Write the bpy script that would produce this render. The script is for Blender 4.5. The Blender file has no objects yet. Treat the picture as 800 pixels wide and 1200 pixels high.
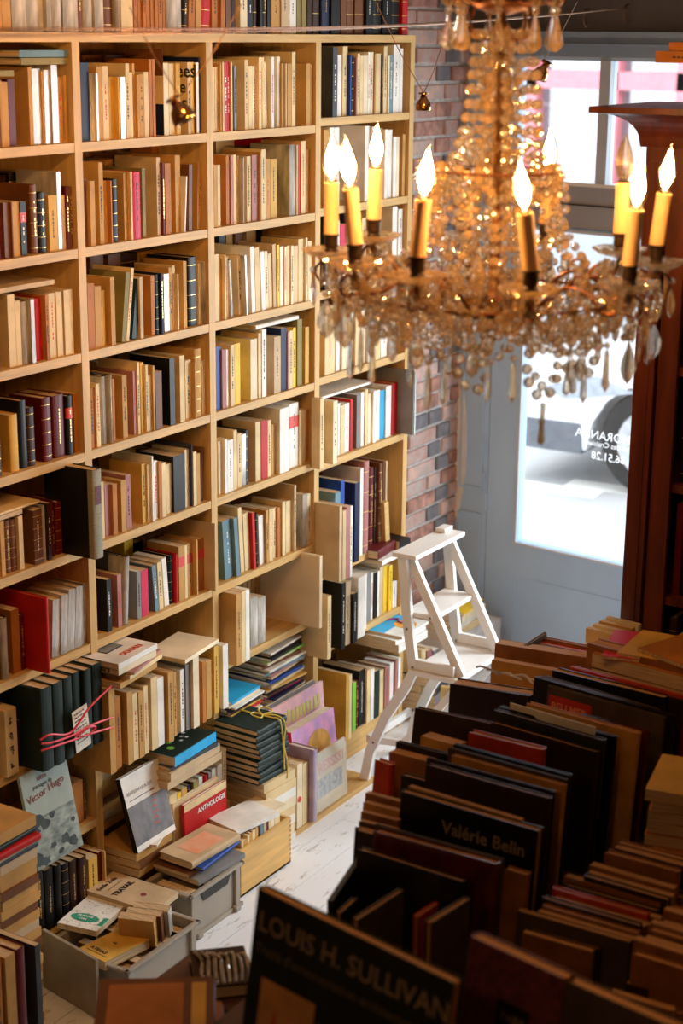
import bpy, bmesh, math, random
from mathutils import Vector, Matrix
random.seed(7)
sc = bpy.context.scene
COL = sc.collection
PI = math.pi

# ------------------------------------------------------------------ camera
F = 1994.0; CX = 2.91; CH = 2.5
PIT = math.radians(15.7); HEAD = math.radians(31.5); ROLL = 0.0092
CAM = Vector((CX, 0, CH))
FH = Vector((-math.sin(HEAD), math.cos(HEAD), 0)); R0 = Vector((math.cos(HEAD), math.sin(HEAD), 0)); ZZ = Vector((0, 0, 1))
FW = FH*math.cos(PIT) - ZZ*math.sin(PIT); U0 = FH*math.sin(PIT) + ZZ*math.cos(PIT)
RT = R0*math.cos(ROLL) + U0*math.sin(ROLL); UP = U0*math.cos(ROLL) - R0*math.sin(ROLL)
def ray(px, py): return FW + RT*((px-400)/F) - UP*((py-600)/F)
def onX(px, py, X=0.0): d = ray(px, py); return CAM + d*((X-CX)/d.x)
def onY(px, py, Y): d = ray(px, py); return CAM + d*(Y/d.y)
def onZ(px, py, Z): d = ray(px, py); return CAM + d*((Z-CH)/d.z)
def onR(px, py, D): d = ray(px, py); return CAM + d*(D/(d.dot(FH)))      # at horizontal distance D from the lens

cd = bpy.data.cameras.new('camera'); co = bpy.data.objects.new('camera', cd); COL.objects.link(co)
m = Matrix.Identity(4)
for i, v in enumerate((RT, UP, -FW)):
    for j in range(3): m[j][i] = v[j]
co.matrix_world = Matrix.Translation(CAM) @ m
cd.sensor_fit = 'VERTICAL'; cd.sensor_height = 36; cd.sensor_width = 24; cd.lens = F/1200*36
cd.dof.use_dof = True; cd.dof.focus_distance = 4.9; cd.dof.aperture_fstop = 3.4
cd.clip_start = 0.05; cd.clip_end = 200
sc.camera = co

# ------------------------------------------------------------------ materials
MATS = {}
def nd(nt, t, **k):
    n = nt.nodes.new(t)
    for a, b in k.items(): setattr(n, a, b)
    return n
def pm(name, col, rough=0.6, var=0.12, scale=18, metal=0, coat=0, bump=0.0, stretch=(1,1,1), trans=0, ior=1.45, spec=0.5, dark=None, bscale=None):
    """principled material with a noise variation of its colour"""
    if name in MATS: return MATS[name]
    mt = bpy.data.materials.new(name); mt.use_nodes = True; nt = mt.node_tree
    b = nt.nodes['Principled BSDF']
    b.inputs['Roughness'].default_value = rough; b.inputs['Metallic'].default_value = metal
    b.inputs['Coat Weight'].default_value = coat; b.inputs['Coat Roughness'].default_value = 0.12
    b.inputs['Transmission Weight'].default_value = trans; b.inputs['IOR'].default_value = ior
    b.inputs['Specular IOR Level'].default_value = spec
    tc = nd(nt, 'ShaderNodeTexCoord'); mp = nd(nt, 'ShaderNodeMapping'); mp.inputs['Scale'].default_value = stretch
    nt.links.new(tc.outputs['Object'], mp.inputs['Vector'])
    no = nd(nt, 'ShaderNodeTexNoise'); no.inputs['Scale'].default_value = scale; no.inputs['Detail'].default_value = 5
    nt.links.new(mp.outputs['Vector'], no.inputs['Vector'])
    cr = nd(nt, 'ShaderNodeValToRGB')
    c0 = dark if dark else [c*(1-var*1.6) for c in col]; c1 = [min(1, c*(1+var)) for c in col]
    cr.color_ramp.elements[0].position = 0.3; cr.color_ramp.elements[1].position = 0.7
    cr.color_ramp.elements[0].color = (*c0, 1); cr.color_ramp.elements[1].color = (*c1, 1)
    nt.links.new(no.outputs['Fac'], cr.inputs['Fac']); nt.links.new(cr.outputs['Color'], b.inputs['Base Color'])
    if bump:
        bp = nd(nt, 'ShaderNodeBump'); bp.inputs['Strength'].default_value = bump; bp.inputs['Distance'].default_value = 0.002
        src = no
        if bscale:
            src = nd(nt, 'ShaderNodeTexNoise'); src.inputs['Scale'].default_value = bscale; src.inputs['Detail'].default_value = 4
            nt.links.new(mp.outputs['Vector'], src.inputs['Vector'])
        nt.links.new(src.outputs['Fac'], bp.inputs['Height']); nt.links.new(bp.outputs['Normal'], b.inputs['Normal'])
    MATS[name] = mt; return mt

# book colours: letter -> (word, rgb, roughness)
PAL = {
 'c': ('cream', (.76,.58,.31), .6), 'i': ('ivory', (.82,.70,.48), .6), 'w': ('white', (.85,.82,.75), .5),
 't': ('tan', (.56,.31,.09), .65), 'y': ('ochre', (.68,.40,.07), .6), 'o': ('orange-brown', (.46,.17,.03), .6),
 'b': ('brown', (.17,.062,.02), .5), 'B': ('dark brown', (.045,.018,.009), .5), 'r': ('red', (.52,.012,.012), .5),
 'R': ('maroon', (.12,.008,.009), .45), 'k': ('black', (.009,.008,.008), .45), 'n': ('navy', (.012,.018,.06), .5),
 'u': ('blue', (.02,.07,.34), .5), 's': ('sky-blue', (.03,.42,.78), .45), 'g': ('grey', (.24,.235,.23), .55),
 'G': ('dark green', (.012,.026,.020), .5), 'l': ('lime-green', (.22,.55,.06), .5), 'p': ('pink', (.64,.025,.09), .5),
 'm': ('rose', (.42,.18,.16), .55), 'e': ('teal', (.14,.25,.30), .55), 'v': ('olive', (.27,.22,.07), .6),
 'S': ('silvery', (.46,.44,.42), .28), 'Y': ('yellow', (.85,.55,.03), .5), 'x': ('slate', (.050,.055,.07), .5),
 'a': ('beige', (.60,.44,.26), .65)}
for k, (w, c, r) in PAL.items(): pm('book_'+w.replace('-', '_').replace(' ', '_'), c, r, var=.15, scale=9, bump=.15, bscale=160, spec=.28)
def BM(k): return MATS['book_'+PAL[k][0].replace('-', '_').replace(' ', '_')]
M_page = pm('old_paper', (.66,.50,.30), .8, var=.22, scale=60, stretch=(.15,6,.15), bump=.5)
M_pageb = pm('warm_lit_page_tone', (.50,.26,.10), .8, var=.22, scale=60, stretch=(.15,6,.15), bump=.5)  # warm lamplight on the table's page edges, painted into a browner paper
M_pagew = pm('white_paper', (.80,.74,.62), .8, var=.14, scale=60, stretch=(.15,6,.15), bump=.5)
M_ink = pm('black_ink', (.03,.025,.02), .6, var=.05)
M_red = pm('red_print', (.65,.05,.03), .5, var=.05)
M_darkred = pm('dull_red_print_ink', (.22,.04,.03), .6, var=.05)
M_whitep = pm('white_print', (.85,.83,.78), .5, var=.03)
M_gold = pm('gilt', (.75,.50,.18), .35, metal=.7, var=.1)
M_plast = pm('cellophane_sleeve', (.50,.46,.40), .12, var=.5, scale=25, stretch=(1,1,.25), coat=.6)
M_pine = pm('pine_board', (.60,.375,.135), .5, var=.13, scale=7, spec=.35, stretch=(7,7,.5), bump=.15)
M_pineh = pm('pine_board_flat', (.60,.375,.135), .5, spec=.35, var=.13, scale=7, stretch=(8,.5,8), bump=.15)
M_mahog = pm('mahogany', (.14,.028,.010), .38, var=.35, scale=5, stretch=(5,5,.6), coat=.15)
M_table = pm('table_wood', (.10,.045,.02), .5, var=.3, scale=5, stretch=(6,.6,6))
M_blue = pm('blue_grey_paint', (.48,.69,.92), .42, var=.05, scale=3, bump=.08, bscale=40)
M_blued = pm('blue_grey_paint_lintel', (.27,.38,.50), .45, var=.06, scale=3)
M_dark = pm('charcoal_wall_paint', (.10,.092,.096), .85, var=.12, scale=4, bump=.2, bscale=60)
M_wallp = pm('warm_plaster', (.26,.16,.09), .9, var=.08, scale=3)
M_ceil = pm('ceiling_plaster', (.40,.30,.20), .9, var=.05, scale=3)
M_white = pm('white_paint', (.80,.79,.76), .38, var=.05, scale=6, bump=.15, bscale=30)
M_screw = pm('screw_steel', (.25,.22,.2), .4, metal=1)
M_greyp = pm('grey_crate_plastic', (.34,.30,.24), .5, var=.06, scale=5, bump=.1, bscale=90)
M_wire = pm('bronzed_wire', (.20,.11,.06), .5, metal=.6, var=.1)
M_bronze = pm('aged_bronze', (.17,.06,.022), .38, metal=.7, var=.3, scale=30)
M_sock = pm('dark_brass_socket', (.035,.018,.010), .4, metal=.5, var=.3)
M_candle = pm('candle_sleeve_wax', (.82,.52,.25), .5, var=.08, scale=14, bump=.1)
M_candle.node_tree.nodes['Principled BSDF'].inputs['Subsurface Weight'].default_value = .35
M_candle.node_tree.nodes['Principled BSDF'].inputs['Subsurface Radius'].default_value = (.03,.012,.004)
M_crys = pm('glow_tinted_crystal', (1.0,.80,.52), .03, var=.02, trans=1, ior=1.52)  # golden bulb glow painted in as an amber tint
M_crysc = pm('clear_crystal', (1.0,.95,.90), .02, var=.01, trans=1, ior=1.55)
def cloudy(mt, col, f):
    nt = mt.node_tree; b = nt.nodes['Principled BSDF']; o = [n for n in nt.nodes if n.type == 'OUTPUT_MATERIAL'][0]
    d = nd(nt, 'ShaderNodeBsdfDiffuse'); d.inputs['Color'].default_value = (*col, 1)
    t = nd(nt, 'ShaderNodeBsdfTranslucent'); t.inputs['Color'].default_value = (*col, 1)
    m1 = nd(nt, 'ShaderNodeMixShader'); m1.inputs[0].default_value = .5; m2 = nd(nt, 'ShaderNodeMixShader'); m2.inputs[0].default_value = f
    nt.links.new(d.outputs[0], m1.inputs[1]); nt.links.new(t.outputs[0], m1.inputs[2])
    tr = nd(nt, 'ShaderNodeBsdfTransparent'); tr.inputs['Color'].default_value = (1, .93, .80, 1)
    m3 = nd(nt, 'ShaderNodeMixShader'); m3.inputs[0].default_value = .30
    nt.links.new(b.outputs[0], m2.inputs[1]); nt.links.new(m1.outputs[0], m2.inputs[2])
    nt.links.new(m2.outputs[0], m3.inputs[1]); nt.links.new(tr.outputs[0], m3.inputs[2]); nt.links.new(m3.outputs[0], o.inputs[0])
cloudy(M_crys, (1.0,.72,.38), .22); cloudy(M_crysc, (1.0,.92,.78), .10)  # gold diffuse share imitates the bulb glow inside the crystal
M_ribbon = pm('red_ribbon', (.70,.03,.05), .5, var=.1)
M_ytie = pm('yellow_ribbon', (.75,.58,.10), .5, var=.15)

def emit(name, col, s):
    mt = bpy.data.materials.new(name); mt.use_nodes = True; nt = mt.node_tree; nt.nodes.clear()
    e = nd(nt, 'ShaderNodeEmission'); e.inputs['Color'].default_value = (*col, 1); e.inputs['Strength'].default_value = s
    o = nd(nt, 'ShaderNodeOutputMaterial'); nt.links.new(e.outputs[0], o.inputs[0]); return mt
def thin_glass(name, tint, gloss=.08):
    mt = bpy.data.materials.new(name); mt.use_nodes = True; nt = mt.node_tree; nt.nodes.clear()
    t = nd(nt, 'ShaderNodeBsdfTransparent'); t.inputs['Color'].default_value = (*tint, 1)
    g = nd(nt, 'ShaderNodeBsdfGlossy'); g.inputs['Roughness'].default_value = .03
    fr = nd(nt, 'ShaderNodeLayerWeight'); fr.inputs['Blend'].default_value = .5
    pw = nd(nt, 'ShaderNodeMath', operation='POWER'); pw.inputs[1].default_value = 5.0
    ml = nd(nt, 'ShaderNodeMath', operation='MULTIPLY_ADD'); ml.inputs[1].default_value = .7; ml.inputs[2].default_value = gloss*.4
    mx = nd(nt, 'ShaderNodeMixShader'); o = nd(nt, 'ShaderNodeOutputMaterial')
    nt.links.new(fr.outputs['Facing'], pw.inputs[0]); nt.links.new(pw.outputs[0], ml.inputs[0]); nt.links.new(ml.outputs[0], mx.inputs[0])
    nt.links.new(t.outputs[0], mx.inputs[1]); nt.links.new(g.outputs[0], mx.inputs[2]); nt.links.new(mx.outputs[0], o.inputs[0])
    return mt
M_flame = emit('glowing_filament', (1.0,.52,.19), 430.0)
M_glass = thin_glass('window_glass', (.97,.98,.98))
M_bulbg = thin_glass('bulb_glass', (1.0,.93,.82), .25)

# ------------------------------------------------------------------ mesh helpers
class MB:
    """collects shapes into one mesh"""
    def __init__(s): s.v = []; s.f = []; s.mi = []; s.mats = []
    def _m(s, mat):
        if mat not in s.mats: s.mats.append(mat)
        return s.mats.index(mat)
    def add(s, vs, fs, mat, M=None):
        b = len(s.v); i = s._m(mat)
        s.v += [tuple((M @ Vector(v)) if M else v) for v in vs]
        for f in fs: s.f.append([b+q for q in f]); s.mi.append(i)
    def box(s, a, b, mat, M=None):
        x0,y0,z0 = a; x1,y1,z1 = b
        vs = [(x0,y0,z0),(x1,y0,z0),(x1,y1,z0),(x0,y1,z0),(x0,y0,z1),(x1,y0,z1),(x1,y1,z1),(x0,y1,z1)]
        s.add(vs, [(0,3,2,1),(4,5,6,7),(0,1,5,4),(1,2,6,5),(2,3,7,6),(3,0,4,7)], mat, M)
    def prism(s, poly, axis, a, b, mat, M=None):
        """polygon extruded along an axis ('x','y','z')"""
        n = len(poly)
        def p(q, h):
            return {'x': (h,q[0],q[1]), 'y': (q[0],h,q[1]), 'z': (q[0],q[1],h)}[axis]
        vs = [p(q,a) for q in poly]+[p(q,b) for q in poly]
        fs = [tuple(range(n-1,-1,-1)), tuple(range(n,2*n))]+[(i,(i+1)%n,n+(i+1)%n,n+i) for i in range(n)]
        s.add(vs, fs, mat, M)
    def tube(s, pts, r, mat, n=8, caps=True):
        pts = [Vector(p) for p in pts]; rs = r if isinstance(r, (list, tuple)) else [r]*len(pts)
        vs = []; up = Vector((0,0,1))
        for i, p in enumerate(pts):
            t = (pts[min(i+1,len(pts)-1)]-pts[max(i-1,0)]).normalized()
            a = t.cross(up)
            if a.length < .05: a = t.cross(Vector((1,0,0)))
            a.normalize(); c = t.cross(a)
            for k in range(n):
                q = 2*PI*k/n; vs.append(tuple(p+(a*math.cos(q)+c*math.sin(q))*rs[i]))
        fs = []
        for i in range(len(pts)-1):
            for k in range(n): fs.append((i*n+k, i*n+(k+1)%n, (i+1)*n+(k+1)%n, (i+1)*n+k))
        if caps: fs += [tuple(range(n-1,-1,-1)), tuple(range((len(pts)-1)*n, len(pts)*n))]
        s.add(vs, fs, mat)
    def lathe(s, prof, mat, n=12, M=None, amp=0, lobes=0):
        """prof: (radius, z) list"""
        vs = []; fs = []
        for (r, z) in prof:
            for k in range(n):
                q = 2*PI*k/n; rr = r*(1+amp*math.cos(lobes*q)) if lobes else r
                vs.append((rr*math.cos(q), rr*math.sin(q), z))
        for i in range(len(prof)-1):
            for k in range(n): fs.append((i*n+k, i*n+(k+1)%n, (i+1)*n+(k+1)%n, (i+1)*n+k))
        fs += [tuple(range(n-1,-1,-1)), tuple(range((len(prof)-1)*n, len(prof)*n))]
        s.add(vs, fs, mat, M)
    def build(s, name, parent=None, M=None, smooth=False, bevel=0, local=None):
        me = bpy.data.meshes.new(name); me.from_pydata(s.v, [], s.f)
        for q in s.mats: me.materials.append(q)
        me.polygons.foreach_set('material_index', s.mi)
        if smooth: me.polygons.foreach_set('use_smooth', [True]*len(me.polygons))
        me.update()
        bm_ = bmesh.new(); bm_.from_mesh(me); bmesh.ops.recalc_face_normals(bm_, faces=bm_.faces)
        if bevel: bmesh.ops.bevel(bm_, geom=list(bm_.edges), offset=bevel, segments=2, affect='EDGES', profile=.6)
        bm_.to_mesh(me); bm_.free()
        o = bpy.data.objects.new(name, me); COL.objects.link(o)
        if parent: o.parent = parent
        if M is not None: o.matrix_local = M
        return o
def smooth(pts, k=6):
    P = [Vector(p) for p in pts]; P = [P[0]*2-P[1]]+P+[P[-1]*2-P[-2]]; out = []
    for i in range(1, len(P)-2):
        for j in range(k):
            t = j/k; a, b, c, d = P[i-1:i+3]
            out.append(.5*((2*b)+(c-a)*t+(2*a-5*b+4*c-d)*t*t+(-a+3*b-3*c+d)*t**3))
    return out+[P[-2]]
def T(x, y, z): return Matrix.Translation((x, y, z))
def RZ(a): return Matrix.Rotation(a, 4, 'Z')
def RX(a): return Matrix.Rotation(a, 4, 'X')
def RY(a): return Matrix.Rotation(a, 4, 'Y')
def tag(o, label=None, cat=None, group=None, kind=None):
    if label: o['label'] = label
    if cat: o['category'] = cat
    if group: o['group'] = group
    if kind: o['kind'] = kind
    return o
def empty(name, loc=(0,0,0), rz=0):
    o = bpy.data.objects.new(name, None); COL.objects.link(o); o.location = loc; o.rotation_euler = (0,0,rz); o.empty_display_size = .1
    return o
def text_obj(s, size, mat, parent, M, name='lettering', bold=0.0, ax='l'):
    cu = bpy.data.curves.new('txt', 'FONT'); cu.body = s; cu.size = size; cu.extrude = .0002; cu.offset = bold*size
    cu.align_x = {'l': 'LEFT', 'c': 'CENTER'}[ax]; cu.resolution_u = 2
    t = bpy.data.objects.new('txt', cu); COL.objects.link(t)
    dg = bpy.context.evaluated_depsgraph_get(); me = bpy.data.meshes.new_from_object(t.evaluated_get(dg))
    bpy.data.objects.remove(t); bpy.data.curves.remove(cu)
    me.materials.clear(); me.materials.append(mat)
    o = bpy.data.objects.new(name, me); COL.objects.link(o); o.parent = parent; o.matrix_local = M
    return o

# ------------------------------------------------------------------ books
# local frame of a book: spine outward +x at x=0, thickness 0..w along y, height 0..h along z
def spine_prof(w, d, r, t, off=0.0, back=None):
    """outer outline from the back edge of one board round the spine to the other"""
    back = d if back is None else back
    pts = [(-back, -off), (-r, -off)]
    if r > .0008:
        for i in range(1, 6):
            a = PI*i/6; pts.append((-r+math.sin(a)*(r+off), w/2-math.cos(a)*(w/2+off)))
    else: pts += [(off, -off), (off, w+off)]
    pts += [(-r, w+off), (-back, w+off)]
    return pts
def book(w, h, d, ck, hard=False, M=None, pages=None, name='book', band=None, letter=None, plastic=False, rough_edge=True, thin=False):
    t = min(.0028 if hard else .0007, w*.2); r = min(.005, w*.35) if hard else 0
    cm = BM(ck) if isinstance(ck, str) else ck
    b = MB(); outer = spine_prof(w, d, r, t)
    inner = [(-d, w-t), (-max(t, r*.5), w-t), (-max(t, r*.5), t), (-d, t)]
    b.prism(outer+inner, 'z', 0, h, cm)
    o = b.build(('hardback_book' if hard else 'paperback_book') if name == 'book' else name, None, M); o['_h'] = 1 if hard else 0; o['_s'] = w*h
    e = .003 if hard else .0004
    p = MB(); p.box((-d+e, t*1.02, e), (-max(t, r*.5)*1.02, w-t*1.02, h-e), pages or M_page); p.build('pages', o)
    if band:
        for (z0, z1, mt) in band:
            q = MB(); pr = spine_prof(w, d, r, t, .0005, back=max(.004, r+.001)); pin = [(x, y) for x, y in reversed(spine_prof(w, d, r, t, -.0002, back=max(.004, r+.001)))]
            q.prism(pr+pin, 'z', z0*h, z1*h, mt); q.build('spine_band', o)
    if letter:
        q = MB(); x = .0006 if not hard else .0007; z = h*random.uniform(.22,.3); zt = h*random.uniform(.72,.88)
        wd = min(w*.32, .0045)
        while z < zt:
            l = random.uniform(.003,.009)
            q.box((x-.0004, w/2-wd/2, z), (x, w/2+wd/2*random.uniform(.5,1), min(z+l, zt)), letter); z += l+random.uniform(.0016,.004)
            if random.random() < .12: z += .012
        if q.v: q.build('spine_lettering', o)
    if plastic:
        q = MB(); pr = spine_prof(w, d, max(r, 0), t, .0009, back=d*.4); q.prism(pr+[(x, y) for x, y in reversed(spine_prof(w, d, r, t, .0004, back=d*.4))], 'z', -.0+.001, h-.001, M_plast)
        q.build('plastic_cover', o)
    return o

ORD = ['first','second','third','fourth','fifth','sixth','seventh','eighth','ninth','tenth','eleventh','twelfth','thirteenth','fourteenth',
       'fifteenth','sixteenth','seventeenth','eighteenth','nineteenth','twentieth','twenty-first','twenty-second','twenty-third','twenty-fourth','twenty-fifth','twenty-sixth','twenty-seventh','twenty-eighth','twenty-ninth','thirtieth']
def height_words(h, w):
    a = 'thick ' if w > .034 else ('thin ' if w < .0125 else '')
    return ('tall ' if h > .245 else '')+a
ROWS = {}; LASTROW = []
UY = [2.870, 3.427, 4.001, 4.575, 5.167]; UT = .029      # the uprights of the bookcase
def solve_y(px, X, Z):
    lo, hi = -400, 1700           # photo row at which the ray through column px meets plane X at height Z
    for _ in range(40):
        md = (lo+hi)/2
        if onX(px, md, X).z > Z: lo = md
        else: hi = md
    return (lo+hi)/2
def row(where, group, crop, zb, spec, X0=-.008, ylim=None, dmax=.20, gid=None, zmax=None):
    """a shelf row. spec: x0,x1,ytop,colour[,flags];...  in pixels of a crop (ox,oy,scale). returns list of (y0,y1,ztop)"""
    ox, oy, s = crop; out = []; prev = ylim[0] if ylim else -99; lst = []
    for it in spec.replace('\n', ' ').split(';'):
        it = it.strip()
        if not it: continue
        f = [q.strip() for q in it.split(',')]
        x0, x1 = float(f[0]), float(f[1]); ck = f[3]; fl = f[4:] 
        X = X0 + random.uniform(-.014, .002); lean = 0; hard = ck in 'kRnGxBubr' and random.random() < .7; plast = False; band = None; letter = None; dd = None
        for q in fl:
            if q.startswith('L'): lean = float(q[1:])
            elif q.startswith('P'): X = float(q[1:])/1000
            elif q == 'h': hard = True
            elif q == 'f': hard = False
            elif q == '~': plast = True
            elif q.startswith('D'): dd = float(q[1:])/1000
            elif q == 'T': band = 'T'
            elif q.startswith('g'): band = 'g'
            elif q == 'N': band = 'N'
        a = ox+x0/s; b = ox+x1/s
        yb = solve_y((a+b)/2, X, zb)
        if f[2].startswith('h'): h = float(f[2][1:])/1000
        else:
            yt = oy+float(f[2])/s; h = onX(b, yt, X).z - zb
        h = max(.10, min(.36, h)); h = min(h, zmax-zb) if zmax else h; mid = (solve_y(a, X, zb)+solve_y(a, X, zb+h))/2
        if lean: mid = solve_y(a, X, zb)
        y0 = onX(a, mid, X).y; y1 = onX(b, mid, X).y
        y0 = max(y0, prev+.0004); y1 = max(y1, y0+.005)
        if ylim: 
            y1 = min(y1, ylim[1])
            if y1-y0 < .004: continue
        prev = y1
        if X > -.26 and zb < 2.4:
            for u in UY:
                if y0 < u+UT and y1 > u:
                    if X > .03: dd = min(dd or dmax, X-.001)
                    elif (y0+y1)/2 < u+UT/2: y1 = u-.001
                    else: y0 = u+UT+.001; y1 = max(y1, y0+.006)
        prev = y1
        if y1-y0 < .003: continue
        w = y1-y0; d = dd or min(dmax, h*random.uniform(.66,.76))
        ang = 0; M = T(X, y0, zb)
        if lean:
            ang = math.atan2(lean/s/F*4.2*1.15, h)
            if ang > 0: M = T(X, y1, zb) @ RX(-ang) @ T(0, -w, 0)
            else: M = T(X, y0, zb) @ RX(-ang)
        if band is None and hard and random.random() < .55 and w > .013: band = 'g'
        bd = None
        if band == 'g': bd = [(zq, zq+.008, M_gold) for zq in (.08,.26,.45,.66,.88)]
        if band == 'T': bd = [(.62,.80, M_red if ck != 'r' else M_ink)]
        if band != 'N' and random.random() < .36 and w > .008: letter = (M_gold if hard else M_whitep) if ck in 'kRnGxBubrve' else (M_ink if random.random() < .75 else M_red)
        o = book(w, h, d, ck, hard, M, M_pagew if ck in 'wig' else M_page, band=bd, letter=letter, plastic=plast)
        o['_c'] = ck; o['_k'] = height_words(h, w)+PAL[ck][0]+(' cloth-bound book' if hard else ' paperback')
        if plast: o['_k'] = height_words(h, w)+PAL[ck][0]+' book in plastic'
        if lean: o['_k'] = 'leaning '+o['_k']
        lst.append(o); out.append((y0, y1, zb+h, X))
    key = gid or where
    LASTROW[:] = lst
    ROWS.setdefault(key, [where, group, []])[2].extend(lst)
    return out
def finish_rows():
    for key, (where, group, lst) in ROWS.items():
        cnt = {}
        for o in lst: cnt[o['_c']] = cnt.get(o['_c'], 0)+1
        for i, o in enumerate(lst):
            k = o['_k']; c = o['_c']; w = PAL[c][0]
            if cnt[c] == 1 and c not in 'kBnxciwtaygSbobR': lab = f"{k}, the only {w} one, {where}"
            else: lab = f"{k}, {ORD[i]} from left, {where}"
            ws = lab.split()
            if len(ws) > 16: lab = lab.replace(' of the photo', '').replace('cloth-bound book', 'hardback')
            if len(lab.split()) > 16: lab = lab.replace('the only', 'only').replace(' cloth-bound', '').replace('tall ', '').replace('leaning ', '')
            for q in ('tall ', 'thick ', 'thin ', 'paperback', 'cloth-bound '):
                if len(lab.split()) > 16: lab = lab.replace(q, 'book' if q == 'paperback' else '').replace('hardback book', 'hardback').replace('back row, ', 'back row ')
            tag(o, lab, 'book', group)
            del o['_c']; del o['_k']
    ROWS.clear()
def lying(x0, x1, out, T_, ck, label, crop, X=-.012, D=.15, zoff=0, hard=False, yaw=0, group=None, letter=None):
    """book laid flat on top of a row between crop columns x0..x1"""
    ox, oy, s = crop; a = ox+x0/s; b = ox+x1/s
    z = max([q[2] for q in out] or [0])
    yy = solve_y((a+b)/2, X, z); ya = onX(a, yy, X).y; yb = onX(b, yy, X).y
    zs = [q[2] for q in out if q[1] > ya and q[0] < yb]; z = (max(zs) if zs else z)+.001+zoff
    L = yb-ya
    M = T(X, yb, z) @ RZ(yaw) @ RX(PI/2)
    # local z (height) -> -y ; thickness y -> z
    o = book(T_, L, D, ck, hard, M, letter=letter); tag(o, label, 'book', group)
    return o, z+T_
def flat(cx, cy, z, L, D, T_, ck, yaw, label, hard=False, pages=None, cat='book', group=None, name='book', letter=None, tiltx=0, tilty=0):
    """book lying on its back, centred at cx,cy ; spine on the +x side before yaw"""
    M = T(cx, cy, z) @ RZ(yaw) @ RY(tilty) @ RX(tiltx) @ T(D/2, L/2, 0) @ RX(PI/2)
    o = book(T_, L, D, ck, hard, M, pages, name=name, letter=letter); tag(o, label, cat, group); return o
def cover_panel(o, w, rect, mat, side='top', name='cover_print', eps=.0005):
    """flat print on a cover. rect in local (x0,z0,x1,z1)"""
    x0,z0,x1,z1 = rect; b = MB()
    if side == 'top': b.box((x0, w, z0), (x1, w+eps, z1), mat)
    else: b.box((x0, -eps, z0), (x1, 0, z1), mat)
    return b.build(name, o)
def cover_text(o, w, s, size, x, z, mat, side='front', bold=0, ax='l', rot=0):
    if side == 'front': M = T(x, -.0007, z) @ RX(PI/2) @ RZ(rot)
    else: M = T(x, w+.0007, z) @ RZ(PI) @ RX(PI/2) @ RZ(rot)
    return text_obj(s, size, mat, o, M, 'cover_lettering', bold, ax)

# ------------------------------------------------------------------ the room
XB = -0.30                                     # back of the bookcase / rear wall
K = onX(543, 300, -0.25); KX, KY = K.x, K.y    # corner of brick pier and shop front
DD = Vector((.991, -.132, 0)).normalized(); DN = Vector((DD.y, -DD.x, 0))   # along / into the room
DM = Matrix(((DD.x, -DN.x, 0, KX), (DD.y, -DN.y, 0, KY), (0, 0, 1, 0), (0, 0, 0, 1)))   # local x along the front, y outwards
def struct(o): o['kind'] = 'structure'; return o

def floor_mat():
    mt = pm('white_painted_floorboards', (.74,.77,.80), .42, var=.04, scale=4)
    nt = mt.node_tree; b = nt.nodes['Principled BSDF']
    tc = nd(nt, 'ShaderNodeTexCoord'); mp = nd(nt, 'ShaderNodeMapping'); mp.inputs['Scale'].default_value = (14, 3.2, 1)
    nt.links.new(tc.outputs['Object'], mp.inputs['Vector'])
    no = nd(nt, 'ShaderNodeTexNoise'); no.inputs['Scale'].default_value = 2.6; no.inputs['Detail'].default_value = 9; no.inputs['Roughness'].default_value = .72
    nt.links.new(mp.outputs[0], no.inputs['Vector'])
    cr = nd(nt, 'ShaderNodeValToRGB'); cr.color_ramp.elements[0].position = .33; cr.color_ramp.elements[1].position = .43
    cr.color_ramp.elements[0].color = (.28,.25,.22,1); cr.color_ramp.elements[1].color = (.77,.80,.84,1)
    nt.links.new(no.outputs['Fac'], cr.inputs['Fac']); nt.links.new(cr.outputs[0], b.inputs['Base Color'])
    return mt
M_floor = floor_mat()
fb = MB(); fb.box((-.5,-1.6,-.12), (4.4,6.6,-.014), M_ink)
x = -.42
while x < 4.3:
    y = -1.6-random.random()
    while y < 6.5:
        L = random.uniform(1.6, 2.6); fb.box((x+.0012, max(y,-1.6)+.001, -.013), (x+.1288, min(y+L, 6.5)-.001, random.uniform(-.0012, 0)), M_floor); y += L
    x += .13
struct(fb.build('floor', None, None))
# floor boards stop at the shop front: a threshold wall hides the rest

b = MB(); b.box((XB-.12,-1.6,0), (XB,KY-.02,3.5), M_wallp); struct(b.build('wall_back'))
b = MB(); b.box((4.2,-1.6,0), (4.32,5.6,3.5), M_wallp); struct(b.build('wall_right'))
b = MB(); b.box((XB-.12,-1.72,0), (4.32,-1.6,3.5), M_wallp); struct(b.build('wall_behind_camera'))
b = MB(); b.box((XB-.12,-1.72,3.5), (4.32,6.3,3.6), M_ceil); struct(b.build('ceiling'))

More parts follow.
